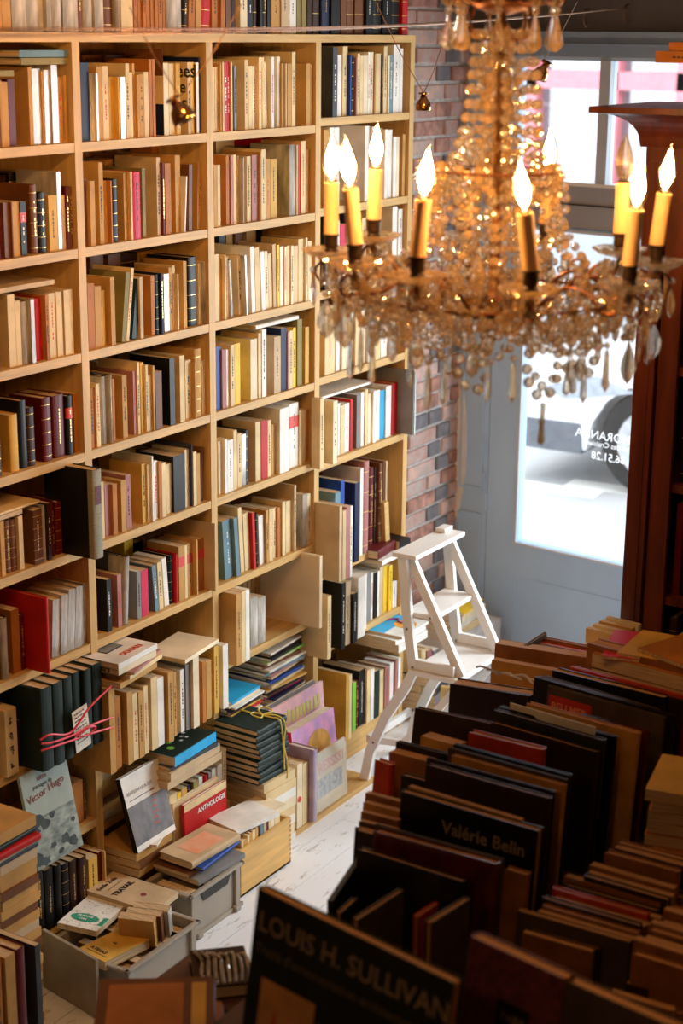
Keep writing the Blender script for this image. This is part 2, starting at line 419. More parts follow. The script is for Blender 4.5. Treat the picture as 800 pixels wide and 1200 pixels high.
# brick pier beside the bookcase, Flemish bond, real bricks
def brick_wall():
    red = [pm('brick_red_%s' % n, c, .85, var=.3, scale=22, bump=.8, bscale=45, dark=d) for n, c, d in
           (('a', (.54,.29,.22), (.30,.16,.13)), ('b', (.62,.39,.31), (.50,.42,.39)), ('c', (.44,.23,.18), (.58,.50,.46)))]
    drk = pm('brick_burnt_header', (.12,.115,.125), .75, var=.4, scale=20, bump=.8, bscale=45, dark=(.27,.26,.27))
    mor = pm('lime_mortar', (.68,.66,.63), .95, var=.15, scale=30, bump=.9, bscale=70)
    b = MB(); b.box((XB, 5.225, 0), (-.262, KY+.012, 3.5), mor)
    b.box((XB-.1, KY+.012, 0), (-.30, KY+.2, 3.5), mor)
    H = .0665; rows = int(3.5/H)
    for r in range(rows):
        z = r*H+.004; y = 5.12-(0 if r % 2 else .165)
        k = 0
        while y < KY+.01:
            L = .222 if (k+r) % 2 == 0 else .104
            mt = (drk if random.random() < .72 else random.choice(red)) if L < .2 else (random.choice(red) if random.random() < .93 else drk)
            y0, y1 = max(y+.006, 5.23), min(y+L, KY+.012)
            if y1-y0 > .02:
                j = random.uniform(-.003,.003); dz = random.uniform(-.001,.001)
                c = .004; X1 = -.25+j
                vs = []
                for (xx, i) in ((-.27,0),(X1-c,0),(X1,c)):
                    vs += [(xx,y0+i,z+i+dz),(xx,y1-i,z+i+dz),(xx,y1-i,z+H-.013-i+dz),(xx,y0+i,z+H-.013-i+dz)]
                fs = [(8,9,10,11)]
                for q in (0,4):
                    for e in range(4): fs.append((q+e, q+(e+1)%4, q+4+(e+1)%4, q+4+e))
                b.add(vs, fs, mt)
            y += L+.012; k += 1
    return struct(b.build('wall_brick'))
brick_wall()
# ragged plaster lip where bricks meet the painted front
b = MB(); z0 = onX(545, 600, -.25).z; z1 = onX(545, 440, -.25).z
pl = []
for i in range(17):
    f = i/16; pl.append((.004+math.sin(PI*f)**.7*.040+random.uniform(-.002,.002), z0+(z1-z0)*f))
b.prism([(-.008, z0), (-.008, z1)]+[(q[0], q[1]) for q in reversed(pl)], 'y', -.007, -.0005, pm('loose_white_plaster', (.82,.81,.78), .85, var=.06, scale=20, bump=.4))
struct(b.build('trim_1', None, DM))

# shop front: painted frame, transom light and glazed door, in local coords (x along, y outwards)
def panel_mould(b, x0, x1, z0, z1, mt, t=.008, w=.010, y=0):
    for a, c in (((x0,z0),(x1,z0+w)), ((x0,z1-w),(x1,z1)), ((x0,z0+w),(x0+w,z1-w)), ((x1-w,z0+w),(x1,z1-w))):
        b.box((a[0], y-t, a[1]), (c[0], y+.001, c[1]), mt)
b = MB()
b.box((-.02,0,0), (.150,.07,1.80), M_blue); panel_mould(b, .012, .128, .08, .60, M_blue); panel_mould(b, .012, .128, .70, 1.74, M_blue)
b.box((-.02,0,1.80), (.215,.07,2.52), M_blue)
struct(b.build('trim_2', None, DM))
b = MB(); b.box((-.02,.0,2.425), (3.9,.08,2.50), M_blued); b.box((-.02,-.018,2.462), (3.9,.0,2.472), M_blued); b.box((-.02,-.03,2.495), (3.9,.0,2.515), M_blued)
struct(b.build('trim_3', None, DM))
b = MB(); b.box((-.02,0,2.515), (4.3,.12,3.5), M_dark); struct(b.build('wall_front', None, DM))
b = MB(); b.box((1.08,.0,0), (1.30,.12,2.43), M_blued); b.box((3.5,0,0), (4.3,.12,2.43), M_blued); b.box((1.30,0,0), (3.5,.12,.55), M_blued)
struct(b.build('trim_4', None, DM))
# transom bar (grey) and its two lights
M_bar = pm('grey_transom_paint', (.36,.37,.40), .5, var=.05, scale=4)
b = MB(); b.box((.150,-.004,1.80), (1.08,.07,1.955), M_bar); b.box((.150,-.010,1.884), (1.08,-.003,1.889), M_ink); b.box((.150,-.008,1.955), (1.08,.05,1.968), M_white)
struct(b.build('trim_5', None, DM))
w1 = MB()
w1.box((.215,.0,1.968), (.236,.05,2.425), M_blue); w1.box((1.05,.0,1.968), (1.08,.05,2.425), M_blue)
w1.box((.588,.0,1.968), (.632,.05,2.425), pm('pale_blue_paint', (.50,.56,.62), .45, var=.03))
w1.box((.236,.0,2.412), (1.05,.05,2.425), M_blue)
wo = struct(w1.build('window_1', None, DM))
for a, c in ((.236,.588), (.632,1.05)):
    g = MB(); g.box((a,.022,1.968), (c,.026,2.412), M_glass); g.build('pane', wo)
# door leaf
dm = MB()
dm.box((.156,-.004,.012), (.300,.045,1.795), M_blue); dm.box((.94,-.004,.012), (1.075,.045,1.795), M_blue)
dm.box((.300,-.004,.012), (.94,.045,.520), M_blue)
dm.box((.300,-.004,1.785), (.94,.045,1.795), M_blue)
panel_mould(dm, .300, .94, .07, .372, M_blue, .003, .004, -.004)
dr = struct(dm.build('door_1', None, DM))
M_palef = pm('pale_glazing_bead', (.60,.66,.72), .4, var=.03)
q = MB(); panel_mould(q, .296, .944, .508, 1.79, M_palef, .010, .010, -.004); q.build('glazing_bead', dr)
q = MB(); q.box((.304,.018,.52), (.936,.023,1.785), M_glass); q.build('pane', dr)
for zz in (.62, 1.45):
    q = MB(); q.tube([(.153,-.010,zz), (.153,-.010,zz+.075)], .006, M_blue, 8); q.build('hinge', dr)
q = MB(); q.tube([(.137,-.010,zz-.70), (.137,-.010,zz-.67)], .005, M_blue, 8); q.build('latch', dr)
# lettering on the outside of the glass, so it reads backwards from indoors
M_sign = bpy.data.materials.new('white_vinyl_lettering'); M_sign.use_nodes = True; _n = M_sign.node_tree; _n.nodes.clear()
_t = nd(_n, 'ShaderNodeBsdfTranslucent'); _t.inputs['Color'].default_value = (.95,.95,.95,1); _d = nd(_n, 'ShaderNodeBsdfDiffuse'); _d.inputs['Color'].default_value = (.95,.95,.95,1)
_x = nd(_n, 'ShaderNodeMixShader'); _x.inputs[0].default_value = .8; _o = nd(_n, 'ShaderNodeOutputMaterial')
_n.links.new(_d.outputs[0], _x.inputs[1]); _n.links.new(_t.outputs[0], _x.inputs[2]); _n.links.new(_x.outputs[0], _o.inputs[0])
def glass_text(s, size, px, py, bold=0, tilt=0):
    d = ray(px, py); n = DN; t = ((K-CAM).dot(n))/d.dot(n); p = CAM+d*t; lx = (p-Vector((KX,KY,0))).dot(DD)
    M = T(lx, .0245, p.z) @ RZ(PI) @ RX(PI/2)
    text_obj(s, size, M_sign, dr, M, 'door_lettering', bold)
glass_text('MORANDA', .049, 735, 523, .006)
glass_text('2, rue des Croisiers', .030, 744, 533, .008)
glass_text('02.31.86.51.28', .044, 757, 551, .012)
# big shop window behind the bookcase that lets the daylight in
w2 = MB()
for a, c in (((1.30,.55),(3.5,.60)), ((1.30,2.37),(3.5,2.43)), ((1.30,.6),(1.35,2.37)), ((2.38,.6),(2.42,2.37)), ((3.45,.6),(3.5,2.37))):
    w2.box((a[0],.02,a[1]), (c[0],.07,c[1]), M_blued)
w2o = struct(w2.build('window_2', None, DM))
q = MB(); q.box((1.35,.04,.6), (3.45,.044,2.37), M_glass); q.build('pane', w2o)

# ------------------------------------------------------------------ the street
M_street = pm('pale_asphalt', (.42,.42,.42), .9, var=.07, scale=2)
b = MB(); b.box((-14,6.25,-.3), (14,26,-.12), M_street); 
so = struct(b.build('street_ground'))
b = MB(); b.box((-14,6.12,-.3), (14,7.0,-.03), pm('pavement_slab', (.50,.50,.49), .9, var=.08, scale=5)); struct(b.build('pavement'))
for i, (px, py, L, ang) in enumerate(((632,570,.75,.05), (740,575,.8,.05))):
    p = onZ(px, py, -.118); b = MB(); b.box((-L/2,-.09,0), (L/2,.09,.002), M_whitep)
    struct(b.build('road_marking', None, T(p.x,p.y,-.12) @ RZ(ang)))
# facade opposite with a red-framed shop window
M_fac = pm('pale_facade', (.40,.42,.45), .9, var=.05, scale=1.5); M_pink = pm('glare_paled_shop_red', (.70,.24,.28), .6, var=.06)  # frame red paled to paint in glare and haze on the glass
FY = 15.0
fc = empty('shopfront', (0,FY,0)); tag(fc, 'red-framed shopfront with book display across the street, seen through the transom', 'shop')
b = MB(); b.box((-12,0,-.3), (12,.4,.95), M_fac); b.box((-12,0,2.62), (12,.4,7), M_fac); b.box((-12,0,.95),(-4.6,.4,2.62), M_fac); b.box((3.2,0,.95),(12,.4,2.62), M_fac)
b.build('wall', fc)
def fx(px, y=FY): 
    return onY(px, 150, y).x
b = MB()
for xx in (fx(622)-.09, fx(712)-.06, fx(800)-.05): b.box((xx,-.10,.95), (xx+.18,.05,2.5), M_pink)
zt = onY(650, 94, FY).z; b.box((-4.6,-.10,zt-.07), (3.2,.02,zt+.09), M_pink); b.box((-4.6,-.14,2.5), (3.2,.05,2.7), M_pink); b.box((-4.6,-.1,.9), (3.2,.05,1.0), M_pink)
b.build('window_frame', fc)
b = MB(); b.box((-4.6,.05,1.0), (3.2,.06,2.5), thin_glass('shop_glass', (.95,.96,.97), .5)); b.build('pane', fc)
b = MB(); b.box((-4.6,1.0,.9), (3.2,1.05,2.7), M_fac); b.box((-4.6,.1,.92), (3.2,1.0,.97), M_fac); b.build('display_back', fc)
random.seed(5)
for k in range(46):
    xx = -2.6+k*.1+random.uniform(-.02,.02); hh = random.uniform(.16,.34); lv = random.choice((.975,.975,1.42,1.86))
    b = MB(); b.box((xx, random.uniform(.2,.5), lv), (xx+random.uniform(.08,.22), .55, lv+hh), BM(random.choice('ciwagtem')))
    o = b.build('displayed_book', fc)
b = MB(); b.box((-4.6,.15,1.395), (3.2,.7,1.42), M_fac); b.box((-4.6,.15,1.835), (3.2,.7,1.86), M_fac); b.build('display_shelf', fc)

# parked white car
def car():
    c = empty('car', (0,0,-.12)); tag(c, 'white parked car seen side-on through the door glass', 'car')
    p = onZ(757, 585, -.12); wx, wy = p.x, p.y
    Mw = pm('white_car_paint', (.80,.81,.82), .25, var=.02, coat=.8); Mk = pm('tyre_rubber', (.02,.02,.022), .8); Mg = pm('car_window', (.04,.06,.08), .08, var=.1, coat=1); Ma = pm('alloy_wheel', (.55,.56,.58), .3, metal=.8)
    prof = [(-.86,.28),(-.84,.55),(-.70,.72),(.15,.92),(.75,1.36),(1.2,1.47),(2.4,1.48),(3.05,1.10),(3.25,.95),(3.28,.35),(2.95,.24)]
    for cx in (2.55, 0):
        prof += [(cx+.40,.24)]+[(cx+.40*math.cos(a), .24+.44*math.sin(a)) for a in [PI*i/8 for i in range(1,8)]]+[(cx-.40,.24)]
    b = MB(); b.prism(prof, 'y', 0, 1.6, Mw, T(wx,wy,0)); b.build('body', c, smooth=False, bevel=0)
    win = [(.35,.95),(.85,1.32),(1.25,1.40),(1.5,1.41),(1.5,.95)]; win2 = [(1.58,.95),(1.58,1.41),(2.35,1.40),(2.75,1.12),(2.8,.97)]
    for w in (win, win2):
        b = MB(); b.prism(w, 'y', -.006, .002, Mg, T(wx,wy,0)); b.build('side_window', c)
    b = MB(); b.prism([(-.70,.60),(-.35,.70),(-.10,.62),(-.55,.54)], 'y', -.012, .002, pm('headlamp', (.35,.38,.42), .1, coat=1), T(wx,wy,0)); b.build('headlamp', c)
    b = MB(); b.prism([(-.87,.22),(-.87,.40),(-.44,.40),(-.42,.22)], 'y', -.02, 1.62, pm('dark_bumper', (.12,.13,.15), .6), T(wx,wy,0)); b.build('bumper', c)
    for cx in (0, 2.55):
        b = MB(); b.lathe([(.20,0),(.31,0),(.325,.02),(.325,.17),(.31,.2),(.2,.2)], Mk, 24, T(wx+cx,wy+.22,.325) @ RX(PI/2)); w = b.build('wheel', c)
        b = MB(); b.lathe([(.03,.02),(.20,.03),(.21,.0),(.21,-.02),(.02,-.02)], Ma, 20, T(wx+cx,wy+.02,.325) @ RX(PI/2)); b.build('hubcap', w)
car()

# ------------------------------------------------------------------ the bookcase
LV = [2.225, 1.955, 1.68, 1.41, 1.145, .865, .604, .335, .085]
LV4 = [2.245, 1.965, 1.70, 1.42, 1.129, .745, .475, .105]
bc = empty('bookcase', (0,2.87,0)); tag(bc, 'tall pine bookcase with four bays of books along the left wall', 'bookcase')
def part(b, name, parent, **k): 
    o = b.build(name, None, None, **k); o.parent = parent; o.matrix_parent_inverse = parent.matrix_world.inverted(); return o
bc_inv = T(0,-2.87,0)
for y in UY:
    b = MB(); b.box((-.275, y, 0), (0, y+UT, 2.474), M_pine); b.build('upright', bc, bc_inv)
def shelf(y0, y1, z, name='shelf', th=.024):
    b = MB(); b.box((-.272, y0+.0005, z-th), (-.001, y1-.0005, z), M_pineh); b.build(name, bc, bc_inv)
for i in range(3):
    for k, z in enumerate(LV):
        if i == 1 and k == 7: continue
        shelf(UY[i]+UT, UY[i+1], .503 if (i == 1 and k == 6) else z)
for z in LV4: shelf(UY[3]+UT, UY[4], z)
b = MB(); b.box((-.275, UY[0], 2.474), (.001, UY[4]+UT, 2.497), M_pineh); b.build('top_board', bc, bc_inv)
b = MB(); b.box((-.285, UY[0], 0), (-.276, UY[4]+UT, 2.49), pm('bookcase_back_panel', (.34,.17,.07), .6, var=.25, scale=6, stretch=(1,6,.7))); b.build('back_panel', bc, bc_inv)
b = MB()
for i in range(4): b.box((-.02, UY[i]+UT+.001, 0), (-.004, UY[i+1]-.001, (LV4[-1] if i == 3 else LV[-1])-.0245), M_pineh)
b.build('plinth', bc, bc_inv)
BAY = {1: (UY[0]+UT+.002, UY[1]-.001), 2: (UY[1]+UT+.002, UY[2]-.001), 3: (UY[2]+UT+.002, UY[3]-.001), 4: (UY[3]+UT+.002, UY[4]-.001)}
BN = {1: 'leftmost bay', 2: 'second bay', 3: 'third bay', 4: 'bay beside bricks'}
RN = ['top shelf', 'second shelf', 'third shelf', 'fourth shelf', 'fifth shelf', 'sixth shelf', 'seventh shelf', 'eighth shelf']
def R(bay, r, crop, spec, X0=-.008, zb=None, lim=True, dmax=.155, back=False, sub=''):
    z = (LV4 if bay == 4 else LV)[r] if zb is None else zb
    wh = f"{RN[r]}, {BN[bay]}"; gr = f"books on the {RN[r]} of the {BN[bay]}"
    if back: wh = 'back row, '+wh; gr = 'back row, '+gr
    if sub: wh = sub
    lv = LV4 if bay == 4 else LV
    zm = 2.474 if r == 0 else lv[r-1]-.024
    if bay == 2 and r == 7: zm = .503-.024
    return row(wh, gr if not sub else sub, crop, z+.0005, spec, X0, BAY[bay] if lim else None, dmax, gid=f"{bay}{r}{back}{sub}", zmax=zm-.002)
G = {}
def cell_group(bay, r): return f"books on the {RN[r]} of the {BN[bay]}"
# --- bay 1
A = (0,0,6)
G[10] = R(1,0,A,"-60,-30,560,t;-30,0,540,b;0,20,565,t;20,60,575,t;62,108,555,R;205,232,470,t;232,285,480,c,~;288,310,500,t;310,355,490,c,~;360,405,455,c,~;408,440,540,t;440,470,530,t;472,512,490,t", X0=-.012)
lying(150,495,G[10],.016,'v','olive-grey book lying flat on the row, lower of two, top shelf, leftmost bay',A,group='books lying on the top shelf of the leftmost bay')
lying(130,488,G[10],.016,'e','grey-green book lying flat, upper of two, top shelf, leftmost bay',A,zoff=.018,group='books lying on the top shelf of the leftmost bay',yaw=.02)
lying(-160,95,G[10],.014,'v','olive book lying flat at the left end of the top shelf, leftmost bay',A)
B_ = (0,180,6)
G[11] = R(1,1,B_,"-60,-25,330,b;-25,0,330,R;0,15,340,R;15,70,340,b,f;72,90,340,b;92,140,335,t;147,185,335,k,T;222,268,215,b;272,330,270,k;345,405,290,y;405,430,125,S,~;432,460,290,t;462,490,235,R;490,522,230,b")
R(1,1,B_,"-40,60,150,B;70,160,130,k;170,260,150,B;300,390,120,B", X0=-.165, dmax=.09, back=True)
C_ = (0,320,6)
G[12] = R(1,2,C_,"-60,0,150,b;60,110,145,c;110,148,190,c;150,205,190,b,~;208,243,180,b,~;245,300,170,r;302,345,150,o;347,395,135,c;397,440,125,c;455,515,110,c;522,565,155,B,~")
lying(-160,385,G[12],.012,'a','beige folio lying flat across the row, third shelf, leftmost bay',C_,D=.17)
G[13] = R(1,3,C_,"-100,-50,960,k;-50,10,950,B;75,135,985,y,h;142,195,885,k,h;200,250,935,B,gT;305,368,865,R,h;378,462,845,R,h;465,518,855,k,T;522,550,840,o")
D_ = (0,500,6)
G[14] = R(1,4,D_,"-60,0,660,t;0,35,660,t;38,78,650,b;80,122,640,b;124,165,620,c;240,300,570,b,g;303,325,550,S,h;328,362,530,B;365,385,515,R;400,465,510,R,g;490,560,490,R,g")
lying(-200,285,G[14],.006,'c','cream pamphlet lying on top of the row, fifth shelf, leftmost bay',D_,D=.17,zoff=.014)
lying(-200,160,G[14],.012,'a','beige book under the cream pamphlet, lying on the row, fifth shelf, leftmost bay',D_,D=.14)
p = onX(670/6, 500+905/6, .10)
M_clo = pm('grey_buckram_spine', (.30,.29,.22), .8, var=.15, scale=120, stretch=(1,.2,6), bump=.4)
yq = onX(664/6, 500+650/6, .095).y
o = book(.036, .245, .17, 'k', True, T(.095, yq, LV[4]+.001)); tag(o, 'large black book with grey cloth spine jutting out, right end of leftmost bay', 'book')
q = MB(); pr = spine_prof(.036,.17,.005,.0028,.0007,back=.020); q.prism(pr+[(x,y) for x,y in reversed(spine_prof(.036,.17,.005,.0028,.0001,back=.020))], 'z', .001,.244, M_clo); q.build('cloth_spine', o)
q = MB(); q.box((.0006,.008,.15), (.0016,.028,.20), BM('R')); tag(q.build('title_label', o), 'dark red spine label')
E_ = (0,660,6)
G[15] = R(1,5,E_,"-80,0,300,b;0,60,370,B,~;85,140,310,o;140,180,350,R;298,352,235,r,h,P55,D200;366,420,245,v,~,L30;424,470,215,v,~,L32;474,520,180,c,~,L38;524,566,160,S,~,L42;570,600,140,S,~,L40", lim=False)
Q_ = (0,820,4.615)
G[16] = R(1,6,Q_,"-50,-2,50,R;24,95,32,c,P10;105,120,100,B,P-10;122,190,85,a,P-20", lim=False)
x5 = (0,660,6)
G[17] = row('set tied with red ribbon, leftmost bay', 'black-green bound set tied with red ribbon', x5, LV[6]+.001, "296,382,850,G,h,N;384,458,805,G,h,N;460,520,775,G,h,N;522,580,742,G,h,N;584,655,712,G,h,N;660,728,683,G,h,N", X0=.075, dmax=.19, gid='set', zmax=LV[5]-.026)
# --- bay 2
c = (85,30,4.848)
G[20] = R(2,0,c,"48,95,210,n,f;97,118,270,c,~;120,139,270,c,~;141,172,232,t;173,205,230,c;208,238,290,y;239,271,290,y;273,298,290,c,~;304,325,215,c;326,342,265,c;343,355,215,t;358,380,280,t;381,405,275,t;406,432,262,c;436,453,190,o;455,470,190,o;518,545,212,i;548,580,215,c;582,612,215,y;654,670,208,a;672,690,208,y;692,701,220,b;702,717,210,w;719,731,180,n;733,748,208,c;750,770,208,c")
o = LASTROW[16]; bh = .235; cover_panel(o, 0, (-.13,.001,-.001,bh*.36), BM('n'), 'front', name='navy_print'); cover_panel(o, 0, (-.13,bh*.36,-.001,bh*.68), BM('c'), 'front', name='cream_print'); cover_panel(o, 0, (-.13,bh*.68,-.001,bh*.98), BM('b'), 'front', name='brown_print')
o = LASTROW[19]
for k, tx in enumerate(('Guees', 'Poe', 'ms')): text_obj(tx, .050, M_ink, o, T(-.100 if k == 0 else -.082+.022*(k == 2),-.0007,.155-.043*k) @ RX(PI/2), 'cover_lettering', .02)
R(2,0,c,"70,180,165,b;190,310,165,b", X0=-.17, dmax=.08, back=True)
c = (90,160,4.848)
G[21] = R(2,1,c,"40,62,235,b;64,105,250,t;128,152,145,t;154,172,250,t;174,200,250,o;203,237,240,k;268,292,205,t;294,317,200,c;320,367,200,p,h;373,390,180,v;455,475,118,a;478,500,150,R;502,535,150,o;560,588,105,t;583,600,228,w,L25;636,654,158,b,L12;684,705,148,t,L15")
R(2,1,c,"60,215,125,t;225,290,95,b;300,420,90,t;430,500,40,o", X0=-.17, dmax=.08, back=True)
c = (95,280,4.848)
G[22] = R(2,2,c,"40,78,250,o;80,117,265,t;119,137,290,y;170,193,215,t;232,255,190,v,L50;257,272,165,c,L60;290,318,228,G,f,L52;335,352,215,a;398,418,205,o;422,444,200,k;446,470,195,n;472,497,195,S,~;500,520,160,t;522,534,150,c;536,545,200,c;582,600,125,t;612,662,98,k,h,g;667,683,135,c;685,703,130,i,~")
R(2,2,c,"60,140,70,b;160,230,80,b;240,330,75,B;340,430,60,t;520,600,80,k", X0=-.17, dmax=.08, back=True)
c = (95,390,4.848)
G[23] = R(2,3,c,"48,80,310,o;82,108,285,c;118,150,240,n,~;152,178,235,x,~;180,192,260,o;236,262,238,t;298,315,215,m;317,333,165,c;340,358,165,y;360,382,180,c;384,400,240,c;402,420,185,t;424,460,215,b;505,532,140,k,f;562,588,125,c;594,625,150,c;627,640,170,t;643,686,85,t,h,g;688,703,155,c;707,735,80,t")
R(2,3,c,"90,190,140,t;330,400,90,c;410,440,80,t;620,700,70,b", X0=-.17, dmax=.08, back=True)
c = (100,500,4.848)
G[24] = R(2,4,c,"60,80,320,c;84,108,310,c;112,143,320,m;146,182,320,o;205,232,300,t;238,266,265,m,L-6;322,346,205,y;348,370,210,c;372,388,165,w;390,410,190,w;412,434,195,o;436,458,200,c;460,490,205,c;502,565,150,k,f;567,588,125,i;590,603,100,x;606,632,140,c;634,652,150,t;654,674,120,b,L18")
R(2,4,c,"200,290,120,t;300,390,110,b", X0=-.17, dmax=.08, back=True)
c = (105,600,4.848)
G[25] = R(2,5,c,"100,125,375,k,f;160,182,350,m,f;196,222,250,x,~,L28;270,293,330,g;295,333,320,p,f;375,396,290,e,L-28;398,420,275,c,L-16;428,452,250,w,L-22;455,475,240,k;477,502,235,r;508,540,185,t,T;542,555,185,c;557,585,170,t,T;592,615,155,t;622,650,145,o,T;672,705,70,a,P20")
R(2,5,c,"200,250,150,Y;260,300,160,k;310,380,130,v;390,430,120,b", X0=-.17, dmax=.08, back=True)
c = (110,730,4.706)
G[26] = R(2,6,c,"88,120,350,t;122,150,398,o;186,214,370,t;216,246,378,c;248,275,370,t;277,300,340,c;318,350,290,c;352,387,290,w;412,440,262,t;442,456,268,t;478,500,250,w;508,534,220,g;548,580,160,i;600,618,205,o;620,648,200,t;664,688,120,y;712,740,112,w", X0=.085, zb=.504, lim=False, dmax=.14, sub='row jutting from the seventh shelf, second bay')
# --- bay 3
c = (240,40,5.517)
G[30] = R(3,0,c,"45,63,215,c;66,86,210,c;88,110,190,t;112,125,180,c;127,143,180,r,f;145,160,180,r,f;162,178,180,c;180,189,205,k;190,204,205,g;258,281,165,c;284,306,205,c;308,330,205,i;346,366,150,c;372,392,180,c;394,412,150,c,L-60;426,447,148,w;466,485,145,i;488,513,190,t;515,530,190,c;532,560,190,t;563,585,115,c;655,682,190,t;685,710,195,t;713,732,145,i,~")
c = (240,145,5.517)
G[31] = R(3,1,c,"60,80,265,t;82,100,265,c;138,160,205,o;162,184,205,m;186,204,200,c;206,221,210,c;223,248,215,k,~;272,298,210,c;302,345,200,m,f;347,363,185,t;366,392,165,c;394,422,225,t;424,465,225,y;548,585,135,S,~;587,600,135,c;602,612,135,r,f;622,650,110,c;658,688,165,t")
R(3,1,c,"75,190,100,t;200,300,140,b;310,450,60,r;455,600,120,B", X0=-.17, dmax=.08, back=True)
c = (240,255,5.517)
G[32] = R(3,2,c,"65,90,235,c;92,110,265,t;112,130,240,c;132,150,250,t;165,188,268,k,~,L-22;222,244,240,c,L-20;250,274,240,w,~,L-22;305,328,185,w,L-20;332,360,190,c,L-20;370,392,215,w,L-20;394,414,215,i,L-18;416,438,230,c,L-16;440,465,170,a,L-14;467,484,175,Y,L-12;487,508,185,w;510,528,190,i;530,550,180,c;552,572,180,i;574,600,180,c;604,640,135,c;642,663,130,i;665,688,150,c")
R(3,2,c,"95,130,90,x;140,180,80,t;200,260,80,b;270,330,60,c;335,380,55,k;385,430,50,t", X0=-.17, dmax=.08, back=True)
c = (240,360,5.517)
G[33] = R(3,3,c,"72,103,250,u,f;108,138,270,m;140,156,270,w;160,192,240,c;194,228,230,Y;296,340,200,i;342,365,165,c;367,397,140,w;448,490,185,a;492,529,130,n,f;531,545,160,m;547,567,150,c;569,587,130,Y;598,627,75,v;648,672,125,y;676,703,130,c")
lying(330,608,G[33],.013,'w','white hardback lying flat across the row, fourth shelf, third bay',c,D=.17,hard=True)
c = (240,460,5.517)
G[34] = R(3,4,c,"88,112,310,i;114,146,300,w;148,184,300,w;186,208,240,c;212,238,260,c;240,262,265,n,~;264,285,240,x;328,360,185,c;366,405,175,r,f;407,427,175,c;432,455,200,t;485,545,90,w;548,603,60,w,T;606,625,110,c;627,650,110,c;652,675,105,t")
c = (240,560,5.517)
G[35] = R(3,5,c,"132,188,255,e,f,L-32;192,230,245,e,f,L-38;234,256,180,c,L-36;262,296,215,c,L-28;300,332,215,r,f,L-20;334,350,225,k,L-14;354,386,235,w,L-16;390,414,205,t,L-8;416,440,195,c;442,460,190,c;466,492,185,o;495,520,150,c;524,560,140,c;567,590,45,a;632,660,100,S,~;662,688,95,c;690,712,95,t")
c = (240,640,5)
G[36] = R(3,6,c,"186,215,240,t,P45,D190;217,238,240,c,P45,D190;240,262,235,w,P45,D190;268,308,290,S,~,P-10;312,352,290,S,~,P-10", lim=False)
R(3,6,c,"225,270,120,c;275,320,110,t;325,370,105,t;377,410,95,k;412,430,110,b", X0=-.16, dmax=.09, back=True)
# pale plywood bookend board at right end
b = MB(); b.box((-.17,0,0), (.075,.016,.25), pm('pale_plywood', (.74,.58,.36), .5, var=.07, scale=3, stretch=(1,1,4))); o = b.build('bookend_board', None, T(0, onX(664/5+240, 640+300/5, .07).y, LV[6]+.001)); tag(o, 'pale plywood board standing upright, right end of seventh shelf, third bay', 'board')
# --- bay 4
c = (365,40,5.926)
G[40] = R(4,0,c,"148,178,90,x,f;180,206,145,w;216,248,85,c;252,276,145,u,f;280,298,150,k;300,316,160,m;318,335,135,c;337,357,150,c;359,388,150,i;391,404,125,w;406,428,125,i;430,444,135,t;446,478,135,c;481,497,140,B;500,523,85,c;525,540,150,i;542,562,145,e,f;567,608,75,w;610,632,100,w")
c = (365,140,5.926)
G[41] = R(4,1,c,"85,115,70,t;124,155,55,w;158,190,55,w;370,402,45,w;412,440,50,w;442,486,60,c;490,525,70,w;527,556,70,w;560,586,120,w;588,606,120,i;630,655,100,t")
c = (240,0,2.667)
G[42] = R(4,2,c,"375,388,665,k;390,404,675,w;406,420,690,w;422,440,700,p,f;442,456,700,w;458,470,710,c;472,488,670,n;490,505,680,c;507,525,690,t;585,600,645,w;602,622,652,w;624,640,652,i")
c = (230,320,2.667)
G[43] = R(4,3,c,"402,432,100,c;436,450,120,w;452,470,110,i;472,490,120,w;492,512,130,c;514,530,115,i;532,552,125,w;554,575,120,c;577,598,115,w;600,620,120,i")
c = (365,400,5.926)
G[44] = R(4,4,c,"60,85,395,c,P35;150,178,410,i,P35;182,196,430,w;198,227,440,c;229,262,425,w;264,284,400,r,f;313,340,365,g;343,364,350,w;368,388,330,c;391,413,360,i;416,446,345,w;449,471,335,w;473,505,335,s,f;508,550,305,w;560,600,285,r,h;630,642,225,g,f,P45;644,660,235,B,f,P45;662,677,240,w,P45;679,697,240,e,f,P45", lim=False)
lying(60,420,[q for q in G[44] if q[0] < 4.85],.008,'w','white ribbed folder lying on the row, fifth shelf, bay by the brick wall',c,D=.17) 
c = (360,530,5.926)
G[45] = R(4,5,c,"222,240,370,a,P95,D205;246,268,400,a,P95,D170;270,297,372,m,f,P95,D170;299,312,372,w,P95,D170", lim=False)
G[451] = R(4,5,c,"192,228,270,e,P20;232,256,190,u,f,P0;330,362,205,n,f,P25,D190;366,386,110,w,P0;396,430,55,m,h,P0,D190;434,462,100,R;464,474,105,k;502,522,70,b;524,536,65,b;538,552,62,a", lim=False, sub='among tall books on sixth shelf, bay by the brick wall')
c = (360,630,5.926)
G[46] = R(4,6,c,"140,165,400,c,P70,D150;241,262,310,k,f,P60,D200;266,300,300,a,P50;316,345,380,k,f,P60;352,400,260,w,P50,D170;403,411,250,w,P20;414,440,240,g;442,455,240,w;458,484,240,k,f;487,500,230,w;503,524,200,a;527,554,190,Y,f;557,588,190,Y,f;592,606,300,w;608,622,300,w", lim=False)
o = LASTROW[1]; random.seed(3)
for (xx, zz, rr) in ((-.135,.19,.022),(-.10,.12,.024),(-.12,.045,.026),(-.09,.02,.016)):
    q = MB(); q.prism([(xx+rr*math.cos(2*PI*k/12)*random.uniform(.7,1.1), max(.002,zz+rr*math.sin(2*PI*k/12)*random.uniform(.7,1.1))) for k in range(12)], 'y', -.0010, -.0001, pm('dark_red_flower_print', (.34,.03,.02), .5, var=.4, scale=40)); q.build('red_flower_print', o)
c = (360,720,5.714)
